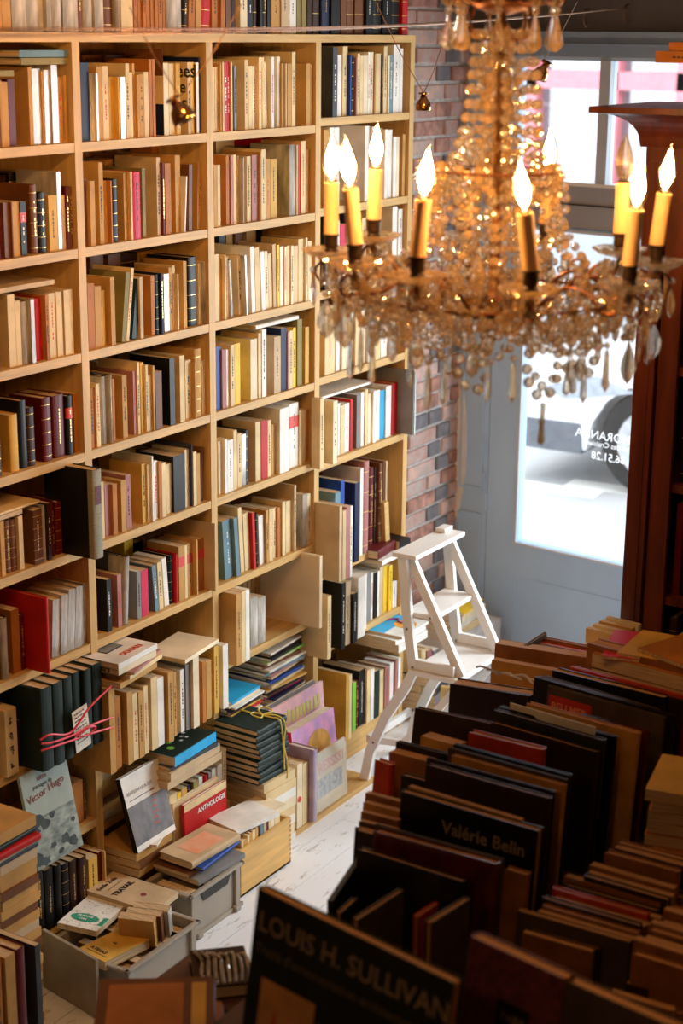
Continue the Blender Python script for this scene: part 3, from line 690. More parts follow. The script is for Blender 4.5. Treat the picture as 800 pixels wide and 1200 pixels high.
G[47] = R(4,7,c,"258,275,395,y,P35;278,296,400,c,P35;303,325,450,l,f;328,343,440,R;346,385,360,k,f;388,420,365,c;424,446,360,w;450,480,370,G,f;484,510,365,c;513,530,350,m;532,548,350,m;552,576,320,w;582,602,300,m;604,622,290,w", X0=.015, lim=False)
# books standing on top of the bookcase
c = (0,0,3.2)
G['t1'] = row('row on top of the bookcase, left half', 'books on top of the bookcase', c, 2.4975, "-35,0,h240,t;0,35,h225,t;38,92,h240,y,~;95,155,h240,y,~;158,186,h235,b,~;190,228,h235,b,~;232,285,h250,b,~;288,306,h230,b;310,346,h245,B,~;350,382,h240,S,~;385,422,h235,b;425,450,h240,b,~;452,495,h235,c;500,513,h230,o;515,529,h230,o;531,544,h232,o;546,560,h230,o;562,575,h232,o;577,590,h230,o;592,606,h228,o;608,618,h230,o;622,682,h240,b,~;686,702,h230,k,L20;706,730,h235,o,L20;732,752,h230,t,L20;755,790,h235,r,L16", dmax=.19, X0=-.02, gid='top1')
c = (240,0,3.2)
G['t2'] = row('row on top of the bookcase, right half', 'books on top of the bookcase', c, 2.4975, "25,50,h235,o;52,75,h235,o,L12;78,95,h230,b;97,118,h230,B;132,158,h235,i;162,178,h230,k;180,197,h230,B;199,215,h230,k;217,232,h230,B;234,246,h230,k;250,282,h240,t;284,314,h240,a;318,342,h240,w;345,360,h235,v;362,380,h235,v;385,405,h235,B;407,432,h235,B;440,470,h240,n;472,507,h240,k;510,530,h235,b;533,560,h235,b;563,596,h240,b,g;600,630,h240,k;632,665,h240,k;667,700,h240,k;702,732,h240,k;738,765,h235,r", dmax=.19, X0=-.02, gid='top2', ylim=(G['t1'][-1][1]+.001, 5.19))
finish_rows()

# ------------------------------------------------------------------ things lying about the shelves
random.seed(21)
def stackset(x, y, z, n, Ls, Ds, Ts, cks, yaw0, jit, labf, group, name='book', hard=False, pages=None, dj=.012, letter=None, cat='book'):
    """n flat items on top of each other, spine to +x, from the bottom up; returns top z"""
    for i in range(n):
        L = random.uniform(*Ls); D = random.uniform(*Ds); t = random.uniform(*Ts)
        a = yaw0+random.uniform(-jit, jit)
        flat(x+random.uniform(-dj,dj)-D/2, y+random.uniform(-dj,dj), z, L, D, t, cks[i % len(cks)], a, labf(i, n), hard, pages, cat, group, name, letter if random.random() < .6 else None)
        z += t+.0006
    return z
def toplab(what, where):
    def f(i, n):
        k = n-1-i
        pos = 'topmost' if k == 0 else ('bottom one' if i == 0 else f'{ORD[k]} from the top')
        return f'{what}, {pos}, {where}'
    return f
# magazines, third bay, under the seventh shelf
zt = stackset(-.005, 4.415, LV[7]+.001, 26, (.20,.23), (.17,.20), (.0055,.0105), 'kBwmtGcnpBwycguBamewbil', 0, .09,
         toplab('magazine', 'tall magazine pile, third bay'), 'magazines piled in the third bay', 'magazine', cat='magazine', pages=M_pagew, dj=.009)
zt = stackset(.03, 4.135, LV[7]+.001, 17, (.17,.19), (.19,.21), (.006,.012), 'wcwtwacmwcryBkwis', 0, .08,
         toplab('magazine', 'loose pile left in third bay'), 'magazines in the loose pile', 'magazine', cat='magazine', pages=M_pagew, dj=.008)
# pamphlets standing in the left of the seventh shelf
# nine green-black volumes tied with a yellow ribbon on a stack of cream volumes
zc = stackset(.185, 4.10, .003, 8, (.155,.165), (.155,.17), (.0295,.0325), 'wiwciwcc', -.05, .04, toplab('cream paper-covered volume','stack under green volumes'), 'cream volumes under the green set', dj=.005, pages=M_page)
zc = stackset(.172, 4.078, zc, 9, (.150,.158), (.185,.20), (.0185,.0205), 'G', -.04, .04, toplab('green-black bound volume','set tied with yellow ribbon'), 'green bound volumes tied with ribbon', hard=True, dj=.005)
t = empty('ribbon', (.112,4.07,zc)); tag(t, 'yellow ribbon tied in a loop on the green bound volumes', 'ribbon')
b = MB()
b.tube(smooth([(-.10,.035,.003),(-.04,.033,.003),(.03,.036,.003),(.061,.038,.000),(.068,.042,-.04),(.069,.048,-.10),(.070,.052,-.17)]), .0026, M_ytie, 6); b.build('band', t)
for s_ in (-1,1):
    b = MB(); b.tube(smooth([(0,.035,.005),(-.025,.035+.012*s_,.012),(-.02,.035+.035*s_,.014),(.015,.035+.034*s_,.010),(0,.035,.006)]), .0026, M_ytie, 6); b.build('loop', t)
b = MB(); b.tube(smooth([(.0,.035,.006),(.04,.055,.004),(.066,.062,-.02),(.070,.05,-.09),(.072,.066,-.15),(.076,.06,-.20)]), .0026, M_ytie, 6); b.build('loose_end', t)
# standing things in front of third bay: two cream books, a purple album, a pink pair, a framed zine
def stand(X, y0, w, h, d, ck, lab, hard=False, z=0.003, cat='book', group=None, **k):
    o = book(w, h, d, ck, hard, T(X, y0, z), **k); tag(o, lab, cat, group); return o
pl_ = MB(); pl_.box((-.0,3.98,.0), (.175,4.70,.018), M_pineh); pbase = pl_.build('plank', None); tag(pbase, 'low pine plank on the floor under the books before the third bay', 'plank')
def sY(px, py, X): return onX(px, py, X).y
o = stand(.17, 4.215, .030, .225, .13, 'i', 'cream book with a red oval mark on its spine, beside the purple album', z=.019)
q = MB(); q.lathe([(.0105,0),(.0105,.0008)], M_red, 14, T(.0003,.013,.10) @ RY(PI/2)); q.build('red_mark', o)
stand(.17, 4.247, .030, .215, .13, 'c', 'plain cream book between the red-marked book and the purple album', z=.019)
pur = pm('purple_picture_cover', (.13,.09,.20), .18, var=.6, scale=14, coat=.8, dark=(.42,.32,.38))
o = book(.024, .255, .20, pur, True, T(.19, 4.283, .019), M_pagew); tag(o, 'glossy purple picture album standing on the plank, left of the framed zine', 'book')
# framed zine facing the room
z_ = empty('zine', (.165,4.318,.019)); z_.rotation_euler = (0,-.06,0); tag(z_, 'zine with orange title and black photo strip, facing the room in a clear sleeve', 'zine')
b = MB(); b.box((-.006,0,0), (0,.215,.205), BM('c')); b.build('cover', z_, bevel=.0008)
b = MB(); b.box((.0002,.030,.048), (.0008,.190,.112), pm('black_and_white_photo', (.10,.10,.10), .5, var=.5, scale=60, dark=(.55,.54,.52))); b.build('photo_strip', z_)
M_orp = pm('orange_print', (.80,.28,.16), .6, var=.1)
text_obj('FRESSSS!', .050, M_orp, z_, T(.0009,.020,.134) @ RZ(PI/2) @ RX(PI/2), 'cover_title', .03)
b = MB(); b.box((.0016,-.003,-.002), (.0020,.218,.208), thin_glass('clear_sleeve', (.96,.96,.95), .3)); b.build('clear_sleeve', z_)
# pink box book and magazine behind it
def facing(name, X, y0, y1, z, h, t, mat, lab, cat, tilt=-.10, pages=True):
    e = empty(name, (X,y0,z)); e.rotation_euler = (0,tilt,0); tag(e, lab, cat)
    b = MB(); b.box((-t,0,0), (-t+.0012,y1-y0,h), mat); b.box((-.0012,0,0), (0,y1-y0,h), mat); b.box((-t,-.0005,0), (0,.0008,h), mat); b.build('cover', e)
    b = MB(); b.box((-t+.0014,.001,.001), (-.0014,y1-y0-.001,h-.001), M_pagew); b.build('pages', e)
    return e
pk = pm('pink_patterned_cover', (.72,.30,.48), .3, var=.35, scale=16, dark=(.45,.30,.62), coat=.4)
e = facing('book', .125, 4.300, 4.560, .019, .290, .045, pk, 'thick pink and lilac patterned book facing the room behind the zine', 'book', -.12)
b = MB(); b.lathe([(.075,0),(.075,.0008)], pm('gold_disc_print', (.75,.42,.08), .5, var=.2), 24, T(.0006,.15,.175) @ RY(PI/2)); b.build('gold_disc', e)
b = MB(); b.box((-.046,-.0012,.0), (.0,-.0006,.29), BM('p')); b.build('hot_pink_spine', e)
mg = pm('peach_magazine_cover', (.72,.42,.40), .35, var=.3, scale=10, dark=(.52,.30,.46), coat=.3)
e = facing('magazine', .06, 4.255, 4.585, .019, .365, .008, mg, 'large peach magazine with yellow-green headline, leaning behind the pink book', 'magazine', -.08)
b = MB()
for i in range(13): b.box((.0005,.015+.023*i,.285), (.0012,.027+.023*i,.335-random.uniform(0,.012)), pm('lime_print', (.55,.60,.10), .5))
b.build('headline', e)
e = facing('magazine', .035, 4.235, 4.56, .019, .372, .012, BM('g'), 'grey-edged magazine leaning behind the peach magazine', 'magazine', -.05)

# bay 4: paperbacks lying on the bottom row
gz = LV4[7]+.285
o = flat(.02, 5.04, gz+.0, .20, .22, .030, 'w', -.03, 'thick white paperback lying on the bottom row, lowest of three, by the ladder', pages=M_page)
o = flat(.02, 5.035, gz+.031, .20, .21, .016, 'w', -.06, 'white paperback lying on the bottom row, middle of three, by the ladder', pages=M_page)
o = flat(.03, 5.05, gz+.048, .20, .20, .010, 'w', .02, 'white magazine with sky-blue and orange cover art, lying beside the ladder', cat='magazine', name='magazine')
cover_panel(o, .010, (-.20,.0,-.075,.2), BM('s'), name='blue_print'); 
b = MB(); b.lathe([(.042,0),(.042,.0006)], pm('orange_art', (.85,.36,.03), .5, var=.2), 16, T(-.055,.0105,.075) @ RX(-PI/2)); b.build('orange_shape', o)
b = MB(); b.tube([(-.15+.016*i,.0115,.06+.02*math.sin(i*1.7)) for i in range(8)], .005, pm('purple_art', (.25,.03,.22), .5), 5); b.build('purple_shape', o)
# dark books lying over row 6 of bay 4
zq = max(q[2] for q in G[46][2:])+.001
flat(-.02, 5.03, zq, .19, .15, .016, 'w', 0, 'white book lying on the row, lower one, seventh shelf, bay by the brick wall')
flat(-.03, 5.00, zq+.017, .15, .13, .035, 'R', .1, 'dark red book lying on the white book, seventh shelf, bay by the brick wall', hard=True)
flat(-.02, 5.12, zq+.017, .07, .13, .032, 'k', -.1, 'small black book lying beside the dark red one, by the ladder top')
# tan wooden card box leaning in row 5 of bay 4
y0 = sY(495/5.926+360, 530+500/5.926, .0)
b = MB(); b.box((-.10,0,0), (0,.030,.155), M_pineh); o = b.build('wooden_block', None, T(.005, y0+.045, LV4[5]+.001) @ RX(.10), bevel=.002); tag(o, 'pale wooden block leaning alone at the right end of the sixth shelf', 'block')

# bay 1: note and red ribbon on the black-green set, boxed book with brush lettering
zs = LV[6]
s17 = G[17]; ya, yb = s17[0][0], s17[-1][1]
n_ = empty('paper_note', (.082, 3.255, zs+.015)); n_.rotation_euler = (.14,.02,0); tag(n_, 'handwritten white note tucked under the red ribbon on the black-green set', 'note')
b = MB(); b.box((0,0,0), (.0012,.062,.125), M_pagew); b.build('paper', n_)
b = MB()
for i in range(9): 
    yy = .008; 
    while yy < .05: 
        l = random.uniform(.004,.012); b.box((.0013,yy,.112-i*.011), (.0018,min(yy+l,.056),.114-i*.011+random.uniform(0,.003)), M_ink); yy += l+.003
b.build('handwriting', n_)
r_ = empty('ribbon', (.09, ya, zs+.05)); tag(r_, 'red ribbon crossed round the black-green bound set', 'ribbon')
L = yb-ya
for k, (za, zb2, xa) in enumerate(((.06,.12,.010), (.03,.0,.012), (.05,.03,.014))):
    b = MB(); b.tube(smooth([(xa-.012,-.03,za),(xa-.004,.0,za-.006*(k-1)),(xa,L*.3,za*.75),(xa+.002,L*.6,(za+zb2)/2),(xa,L*.98,zb2)]), .0030, M_ribbon, 6); b.build('band', r_)
b = MB(); b.tube(smooth([(.014,L*.35,.03),(.022,L*.55,.040),(.02,L*.66,.03),(.018,L*.55,.018),(.014,L*.4,.026)]), .0028, M_ribbon, 6); b.build('loop', r_)
# brush characters on the tan spine of G[16]: build four small glyph groups
g16 = G[16][1]
tg = [o for o in COL.objects if o.get('label','').startswith(('thick cream','cream')) and 'seventh shelf, leftmost bay' in o.get('label','') and not o.parent]
if tg:
    o = tg[0]; w = g16[1]-g16[0]; b = MB()
    for i in range(4):
        zc_ = .030+i*.042
        for k in range(6):
            a = random.uniform(-.3,.3)+(PI/2 if k % 2 else 0); l = random.uniform(.006,.014)
            b.box((.0008,-l/2,-.0011), (.0014,l/2,.0011), M_ink, T(0,w/2+random.uniform(-.006,.006),zc_+random.uniform(-.010,.010)) @ RX(a))
    b.build('brush_characters', o)

# bay 1 lower: Hugo album leaning, books behind it, black volumes, horizontal stacks at far left
sea = pm('seascape_cover', (.36,.42,.36), .45, var=.1, scale=6, dark=(.24,.29,.26))
hg = empty('album', (.015,3.00,LV[7]+.0)); hg.rotation_euler = (0,0,0)
pA, pB, pC, pD = onX(10,925,.05), onX(58,905,.02), onX(93,985,.06), onX(47,1020,.09)
tag(hg, 'grey-green album with red script title over a rocky sea, leaning in the leftmost bay', 'book')
ang = math.atan2((pC.z-pD.z), (pC.y-pD.y)); Wd = .185; Ht = .265
Mh = T(.085, pD.y-.002, pD.z-.004) @ RX(ang+.02) @ RY(-.20)
hg.matrix_world = Mh
b = MB(); b.box((-.010,0,0), (0,Wd,Ht), sea); b.build('cover', hg, bevel=.001)
b = MB(); b.box((.0002,.001,.001), (.0006,Wd-.001,.135), pm('rough_sea_print', (.33,.38,.33), .5, var=.1, scale=26, dark=(.10,.125,.115), stretch=(1,1,2.2))); b.build('sea_print', hg)
b = MB(); rk = pm('dark_rocks_print', (.035,.048,.045), .6, var=.4, scale=30)
for (yy,zz,rr) in ((.012,.10,.026),(.035,.125,.024),(.060,.112,.020),(.09,.128,.015),(.012,.03,.024),(.035,.015,.020),(.075,.045,.014),(.125,.045,.020),(.15,.03,.022),(.10,.02,.012),(.165,.085,.010)):
    n = 11; b = MB(); b.prism([(max(.001,min(Wd-.001,yy+rr*math.cos(2*PI*k/n)*random.uniform(.6,1.15))), max(.001,zz+rr*.8*math.sin(2*PI*k/n)*random.uniform(.5,1.15))) for k in range(n)], 'x', .0006, .0010+rr*.005, rk); b.build('printed_rock', hg)
text_obj('Victor Hugo', .030, M_darkred, hg, T(.0012,.012,.180) @ RZ(PI/2) @ RX(PI/2) @ RZ(.12), 'title_script', .0)
text_obj('sites', .022, M_darkred, hg, T(.0012,.06,.232) @ RZ(PI/2) @ RX(PI/2), 'title_script', .0)
text_obj('paysages de', .016, M_ink, hg, T(.0012,.04,.214) @ RZ(PI/2) @ RX(PI/2), 'title_small', .0)
R(1,7,(0,820,4.615),"330,378,430,t,h;382,450,425,o;452,466,440,b", X0=-.02, lim=False, sub='behind the seascape album, leftmost bay')
row('behind the floor stacks, leftmost bay', 'black ribbed volumes at the foot of the leftmost bay', (0,820,4.615), .12, "195,245,905,k,h;248,300,895,k,h;303,340,880,k,h;343,380,870,k,h;383,425,850,B,h;428,476,835,B,h;482,530,835,y;533,552,815,R;555,574,815,t", X0=.055, dmax=.16, gid='blk')
b = MB(); b.box((-.02,3.10,.0), (.07,3.41,.118), M_pineh); o = b.build('wooden_riser', None); tag(o, 'low wooden riser under the black ribbed volumes', 'riser')
# far-left horizontal stacks (brown and tan paperbacks)
def lz(px, py, X): return onX(px, py, X)
yl = lz(30, 1000, .22).y
zt = stackset(.20, 2.885, .003, 20, (.13,.145), (.15,.17), (.022,.026), 'ttbttaottbtatb', 0, .03, toplab('old tan paperback','right pile of the far left stacks'), 'right pile of the far left stacks', dj=.004)
for i, (ck, t_, nm) in enumerate((('x',.014,'slate'), ('a',.008,'beige'), ('r',.018,'red-orange'), ('G',.014,'dark green'), ('t',.030,'thick tan'))):
    flat(.205-.10+[0,0,.012,0,-.005][i], 2.88, zt, .15, .20, t_, ck, [0,.02,-.03,.02,0][i], f'{nm} book lying above the old tan paperbacks, far left stack', ck in 'rGx', group=None); zt += t_+.001
stackset(.20, 2.715, .003, 23, (.15,.165), (.17,.19), (.022,.028), 'tbtatoytb', 0, .03, toplab('worn tan volume','left pile of the far left stacks'), 'left pile of the far left stacks', dj=.004)

# bay 2 foot: piles before the shelves
random.seed(33)
# supporting lying books under the jutting row
zb = .075
yp = 3.62
lab = toplab('paperback', 'pile under the jutting row, second bay')
stackset(-.055, 3.56, LV[8]+.001, 14, (.17,.19), (.14,.16), (.024,.028), 'bttabBtat', 0, .04, toplab('brown volume','pile behind the leaning grey-photo book'), 'pile behind the leaning book', dj=.005)
stackset(.105, 3.56, LV[8]+.001, 6, (.17,.19), (.145,.155), (.0225,.0235), 'tbBtbt', .03, .05, toplab('old volume','pile under the leaning grey-photo book'), 'pile under the leaning photo book', dj=.004)
# right pile: small standing row with big flat books above
row('small upright row under the blue-spined book', 'small upright books at the foot of the second bay', (100,820,4.444), .205, "440,478,480,c;480,500,475,Y;502,530,450,t;532,556,435,n;560,590,415,v;592,612,395,w;614,640,385,r;642,656,375,g;660,682,350,w;684,712,330,w;716,734,250,i", X0=.080, dmax=.12, gid='small')
b = MB(); b.box((.004,3.665,.0), (.086,3.96,.2035), M_pineh); o = b.build('wooden_riser', None); tag(o, 'low wooden riser under the small upright row, second bay', 'riser')
zr = .205+.162
pq = onX(610, 900, .14)
yc = 3.765
for i, (ck, t_, L, D, yw, nm) in enumerate((('a',.024,.27,.18,.0,'beige plastic-wrapped folio, lowest of the pile with the blue-spined book'), ('a',.026,.26,.18,.04,'second beige folio in cellophane, under the blue-spined book'),
        ('x',.012,.23,.18,-.03,'slate blue paperback directly under the blue-spined book'), ('s',.030,.22,.18,.05,'thick book with sky-blue spine and dark green cover, top of the pile'))):
    o = flat(.10-D/2, yc-(0 if i < 2 else .0), zr, L, D, t_, ck, yw, nm); zr += t_+.0008
cover_panel(o, .030, (-.179,.001,-.004,.219), BM('G'), name='dark_green_front')
for (x_, z_2) in ((-.05,.17),(-.08,.14)):
    q = MB(); q.lathe([(.012,0),(.012,.0012)], BM('l'), 12, T(x_,.0302,z_2) @ RX(-PI/2)); q.build('green_motif', o)
q = MB()
for (a_, c_) in ((-.06,.07),(-.075,.075),(-.06,.10),(-.08,.12),(-.095,.10),(-.10,.06),(-.085,.05)): q.box((a_,.0301,c_), (a_+.009,.0306,c_+.012), M_whitep)
q.build('white_marks', o)
# books lying on the jutting row: JUNG pair and cream ones
zj = max(q[2] for q in G[26][:7])+.002
yj = 3.545
specj = (('t',.016,.19,.17,.25,'tan paperback at the bottom of the small pile topped by a white catalogue'), ('c',.012,.19,.16,.32,'cream pamphlet lying second from bottom under the white catalogue'),
   ('m',.008,.19,.16,.42,'rose pamphlet lying between cream pamphlets under the white catalogue'), ('i',.018,.18,.18,.20,'white paperback lettered JUNG on its spine edge'), ('w',.016,.19,.20,.22,'white catalogue with portrait picture and red lettering, top of pile on the jutting row'))
for i, (ck, t_, L, D, yw, nm) in enumerate(specj):
    o = flat(.075-D/2+.03, yj-.05+(.03 if i in (1,2) else 0), zj, L, D, t_, ck, yw-.15, nm)
    if i == 3: 
        text_obj('JUNG', .017, M_ink, o, T(-.03,.0145,L+.0004) @ RZ(PI), 'edge_lettering', .02)
    zj += t_+.0008
cover_panel(o, .016, (-.16,.06,-.075,.14), M_ink, name='portrait_frame'); cover_panel(o, .0166, (-.155,.065,-.08,.135), BM('g'), name='portrait_print', eps=.0006)
cover_text(o, .016, 'mono', .042, -.045, .03, M_red, 'top', .02, rot=PI/2)
flat(.03, 3.80, max(q[2] for q in G[26][8:14])+.001, .20, .14, .012, 'i', .12, 'cream thin book lying over the middle of the jutting row, second bay')

# leaning book with a grey photo cover
lb = empty('book', (0,0,0))
p0 = onX(162,1000,.105); p1 = onX(206,972,.105)
tag(lb, 'white book with dark grey photo cover leaning upright in front of the second bay', 'book')
# axis: width direction from p0 to p1, height leans back towards the shelf and left
wv = p1-p0 
pt = onX(135,917,.045); hv = Vector((pt.x,pt.y,pt.z))-p0
wn = wv.normalized(); hn = (hv-wn*hv.dot(wn)).normalized(); nn = wn.cross(hn)
Ml = Matrix(((nn.x,wn.x,hn.x,p0.x),(nn.y,wn.y,hn.y,p0.y),(nn.z,wn.z,hn.z,p0.z),(0,0,0,1)))
if nn.x < 0: pass
lb.matrix_world = Ml; Hh = hv.length; Ww = wv.length
b = MB(); b.box((-.001,0,0), (0,Ww,Hh), BM('w')); b.box((-.016,0,0), (-.015,Ww,Hh), BM('w')); b.box((-.016,-.0008,0), (0,0,Hh), BM('k')); b.build('cover', lb)
b = MB(); b.box((-.015,.001,.001), (-.001,Ww-.001,Hh-.001), M_pagew); b.build('pages', lb)
b = MB(); b.box((.0002,.001,.018), (.0007,Ww-.001,Hh*.60), pm('grey_photo_print', (.085,.085,.095), .45, var=.35, scale=30, dark=(.22,.21,.21))); b.build('cover_photo', lb)
b = MB()
for k in range(7): b.box((.0008,.095+.003*k,.05+.016*k), (.0012,.118+.002*k,.055+.016*k), pm('dull_red_print', (.42,.08,.06), .5), None)
b.build('red_motif', lb)
text_obj('EDITION UTA EST', .0145, pm('grey_print', (.35,.33,.31), .6), lb, T(.0009,.012,Hh*.74) @ RZ(PI/2) @ RX(PI/2), 'title', .0)
b = MB(); b.box((.0004,.018,Hh*.665), (.0009,.12,Hh*.672), M_ink); b.build('subtitle_line', lb)
# grey plastic crates
def crate(name, x0, y0, x1, y1, h, lab, z=0, notch=True):
    e = empty(name, (x0,y0,z)); tag(e, lab, 'crate'); W, L = x1-x0, y1-y0; t = .004
    b = MB(); f = .012
    b.prism([(f,f),(W-f,f),(W-f,L-f),(f,L-f)], 'z', .004, .009, M_greyp)
    for a, c in (((f,f),(f+t,L-f)), ((W-f-t,f),(W-f,L-f)), ((f,f),(W-f,f+t)), ((f,L-f-t),(W-f,L-f))):
        b.box((a[0],a[1],.004), (c[0],c[1],h-.004), M_greyp)
    b.build('tub', e, bevel=.0015)
    b = MB()
    for a, c in (((0,0),(f+t,L)), ((W-f-t,0),(W,L)), ((0,0),(W,f+t)), ((0,L-f-t),(W,L))): b.box((a[0],a[1],h-.010), (c[0],c[1],h), M_greyp)
    b.build('rim', e, bevel=.004)
    b = MB()
    for a, c in (((.004,.004),(f+.001,L-.004)), ((W-f-.001,.004),(W-.004,L-.004)), ((.004,.004),(W-.004,f)), ((.004,L-f),(W-.004,L-.004))): b.box((a[0],a[1],.0), (c[0],c[1],.012), M_greyp)
    b.build('foot_rim', e, bevel=.002)
    for yy in (.02, L-.03):
        b = MB(); b.box((W-f,yy-.012,.012), (W-.003,yy+.010,h-.01), M_greyp); b.build('corner_rib', e, bevel=.003)
    if notch:
        b = MB(); b.prism([(L*.28,h-.045),(L*.72,h-.045),(L*.78,h-.012),(L*.22,h-.012)], 'x', W-f+.0006, W-f+.003, M_ink); b.build('handle_slot', e)
    for yy in (.04, L-.04):
        b = MB(); b.box((W-.014,yy-.012,.0), (W+.006,yy+.012,.016), M_greyp); b.build('foot', e, bevel=.003)
    return e
crate('plastic_crate', .10, 3.075, .385, 3.40, .14, 'grey plastic crate of old books nearest the lower left corner', notch=False)
crate('plastic_crate', .118, 3.477, .292, 3.745, .145, 'grey plastic crate with a handle slot, beside the pine box')
# grey board before crate 1
b = MB(); pA = onZ(57,1092,.16); pB = onZ(120,1128,.16); 
Lb = (Vector((pB.x,pB.y,0))-Vector((pA.x,pA.y,0))).length; an = math.atan2(pB.y-pA.y, pB.x-pA.x)
b.box((0,-.010,0), (Lb,0,.175), pm('grey_board', (.33,.27,.19), .7, var=.12, scale=12)); o = b.build('board', None, T(pA.x-.003, pA.y-.012, .001) @ RZ(an), bevel=.001); tag(o, 'flat grey-brown board standing against the near end of the crate', 'board')
# contents of crate 1
def boxfill(x0, y0, x1, y1, n, z, lab, cks, gid, hr=(.10,.125), rot=0):
    for i in range(n):
        w = (y1-y0)/n*.93; h = random.uniform(*hr)
        o = book(w, h, (x1-x0)*random.uniform(.85,.97), cks[i % len(cks)], False, T(x1, y0+(y1-y0)*i/n, z)); tag(o, f'{PAL[cks[i % len(cks)]][0]} book standing {ORD[i]} from the near end {lab}', 'book', gid)
boxfill(.135, 3.10, .345, 3.375, 9, .010, 'inside the nearest grey crate', 'bnbRbbtbk', 'books standing in the nearest grey crate', (.085,.11))
o = flat(.272, 3.158, .122, .165, .105, .026, 'y', PI-.12, 'ochre paperback lettered ATIHAS lying in the nearest grey crate', tiltx=.04)
cover_text(o, .026, 'ATIHAS', .017, -.018, .028, M_ink, 'top', .03); cover_panel(o, .026, (-.09,.018,-.015,.0195), M_ink); cover_text(o, .026, 'LES', .009, -.045, .085, M_ink, 'top', .02)
o = flat(.128, 3.243, .142, .175, .120, .016, 'w', PI+.20, 'speckled white book with a green oval label, lying in the nearest grey crate', tiltx=.04, tilty=-.02)
q = MB(); q.lathe([(.022,0),(.022,.0008)], pm('green_oval_print', (.03,.32,.20), .5), 20, T(-.055,.0161,.055) @ Matrix.Diagonal((1.9,1,1,1)) @ RX(-PI/2)); q.build('green_oval', o)
cover_text(o, .0168, 'PLANTE', .013, -.030, .058, M_whitep, 'top', .03); cover_text(o, .0168, '1996', .012, -.040, .042, M_whitep, 'top', .03)
q = MB()
for k in range(70): 
    xx, zz = -random.uniform(.01,.11), random.uniform(.008,.165); q.box((xx,.016,zz), (xx+random.uniform(.002,.008),.0164,zz+.0012), BM('g'))
q.build('cover_speckle', o)
q = MB(); q.box((-.119,.0,.03), (-.105,.0166,.075), MATS['green_oval_print']); q.build('green_tab', o)
o = flat(.152, 3.39, .148, .225, .130, .018, 'a', -PI/2+.06, 'beige Emile Zola paperback titled TRAVAIL lying across the far end of the crate', tiltx=-.03, tilty=.0)
cover_text(o, .018, 'Emile Zola', .020, -.016, .190, M_ink, 'top', .02); cover_text(o, .018, 'TRAVAIL', .024, -.016, .135, M_ink, 'top', .03)
cover_panel(o, .018, (-.10,.172,-.03,.1735), M_ink); q = MB(); q.lathe([(.009,0),(.009,.0006)], M_darkred, 10, T(-.065,.0182,.075) @ RX(-PI/2)); q.build('emblem', o)
for i in range(3):
    M = T(.345, 3.245+i*.032, .12) @ RZ(.35) @ RX(.18); o = book(.028, .085, .10, 'tbt'[i], False, M, plastic=(i == 2)); tag(o, f'brown paperback in torn cellophane, {ORD[i]} from near end of crate rim', 'book', 'brown paperbacks in torn cellophane by the crate rim')
# contents of crate 2
boxfill(.145, 3.50, .270, 3.72, 6, .010, 'inside the crate with a handle slot', 'bobttb', 'books inside the handle-slot crate', (.11,.13))
o = flat(.195, 3.655, .1465, .215, .165, .016, 'g', -.06, 'grey-white speckled album lying on the second crate, lowest of its pile')
o = flat(.175, 3.64, .163, .20, .13, .012, 'b', .0, 'brown book between the grey album and the blue book')
o = flat(.198, 3.672, .1755, .20, .12, .010, 'u', .06, 'blue clothbound book under the orange-picture book', True)
o = flat(.186, 3.668, .186, .225, .125, .022, 'a', -.05, 'beige book with an orange picture on its cover, top of the crate pile', True)
cover_panel(o, .022, (-.10,.05,-.022,.175), pm('orange_picture', (.62,.22,.08), .5, var=.25, scale=20, dark=(.75,.42,.28)), name='orange_picture')
o = flat(.07, 3.59, LV[8]+.001+.145, .13, .07, .006, 'w', .35, 'white booklet lying beside the foot of the leaning photo book')
# pine box with cream books
e = empty('pine_box', (.124,3.772,0)); tag(e, 'finger-jointed pine box full of cream books on the floor', 'box')
W, L, H_ = .134, .272, .155
b = MB(); b.box((0,0,.002), (W,L,.010), M_pineh)
for a, c in (((0,0),(.010,L)), ((W-.010,0),(W,L)), ((.010,0),(W-.010,.010)), ((.010,L-.010),(W-.010,L))): b.box((a[0],a[1],.002), (c[0],c[1],H_), pm('golden_pine', (.68,.40,.12), .45, var=.14, scale=6, stretch=(1,.7,7)))
b.build('box_body', e, bevel=.001)
b = MB()
for k in range(9): b.box((W-.0102,L-.0102,.012+k*.016), (W+.0004,L+.0006,.019+k*.016), pm('pine_end_grain', (.42,.22,.07), .6))
b.build('finger_joint', e)
for i, (ck, w_, h_) in enumerate((('c',.012,.165),('t',.016,.16),('c',.012,.168),('t',.012,.17),('c',.014,.172),('t',.014,.175),('k',.010,.178),('e',.016,.18),('a',.014,.175),('R',.010,.172),('c',.014,.178),('i',.014,.175),('c',.030,.178))):
    yy = 3.793+sum(( .012,.016,.012,.012,.014,.014,.010,.016,.014,.010,.014,.014,.030)[:i])*1.12
    o = book(w_, h_, .108, ck, False, T(.246, yy, .012), M_page); tag(o, f'{PAL[ck][0]} paperback standing {ORD[i]} from near end of the pine box', 'book', 'books standing in the pine box')
flat(.185, 3.89, .192, .18, .13, .014, 'w', -.2, 'white paperback lying across the books of the pine box')
flat(.19, 3.975, .192, .12, .11, .012, 'i', -.1, 'cream pamphlet lying at the far end of the pine box')
# red book standing behind pine box
o = facing('book', .1195, 3.692, 3.905, .001, .296, .012, BM('r'), 'red book facing the room behind the pine box, above its cream books', 'book', -.03)
b = MB(); b.box((.0004,.0,.272), (.0009,.213,.296), BM('c')); b.build('cream_top_edge', o)
text_obj('ANTHOLOGIE', .022, M_whitep, o, T(.0011,.065,.245) @ RZ(PI/2) @ RX(PI/2), 'title', .02)
o = facing('book', .103, 3.668, 3.90, .001, .305, .012, BM('c'), 'cream book facing the room directly behind the red one', 'book', -.05)
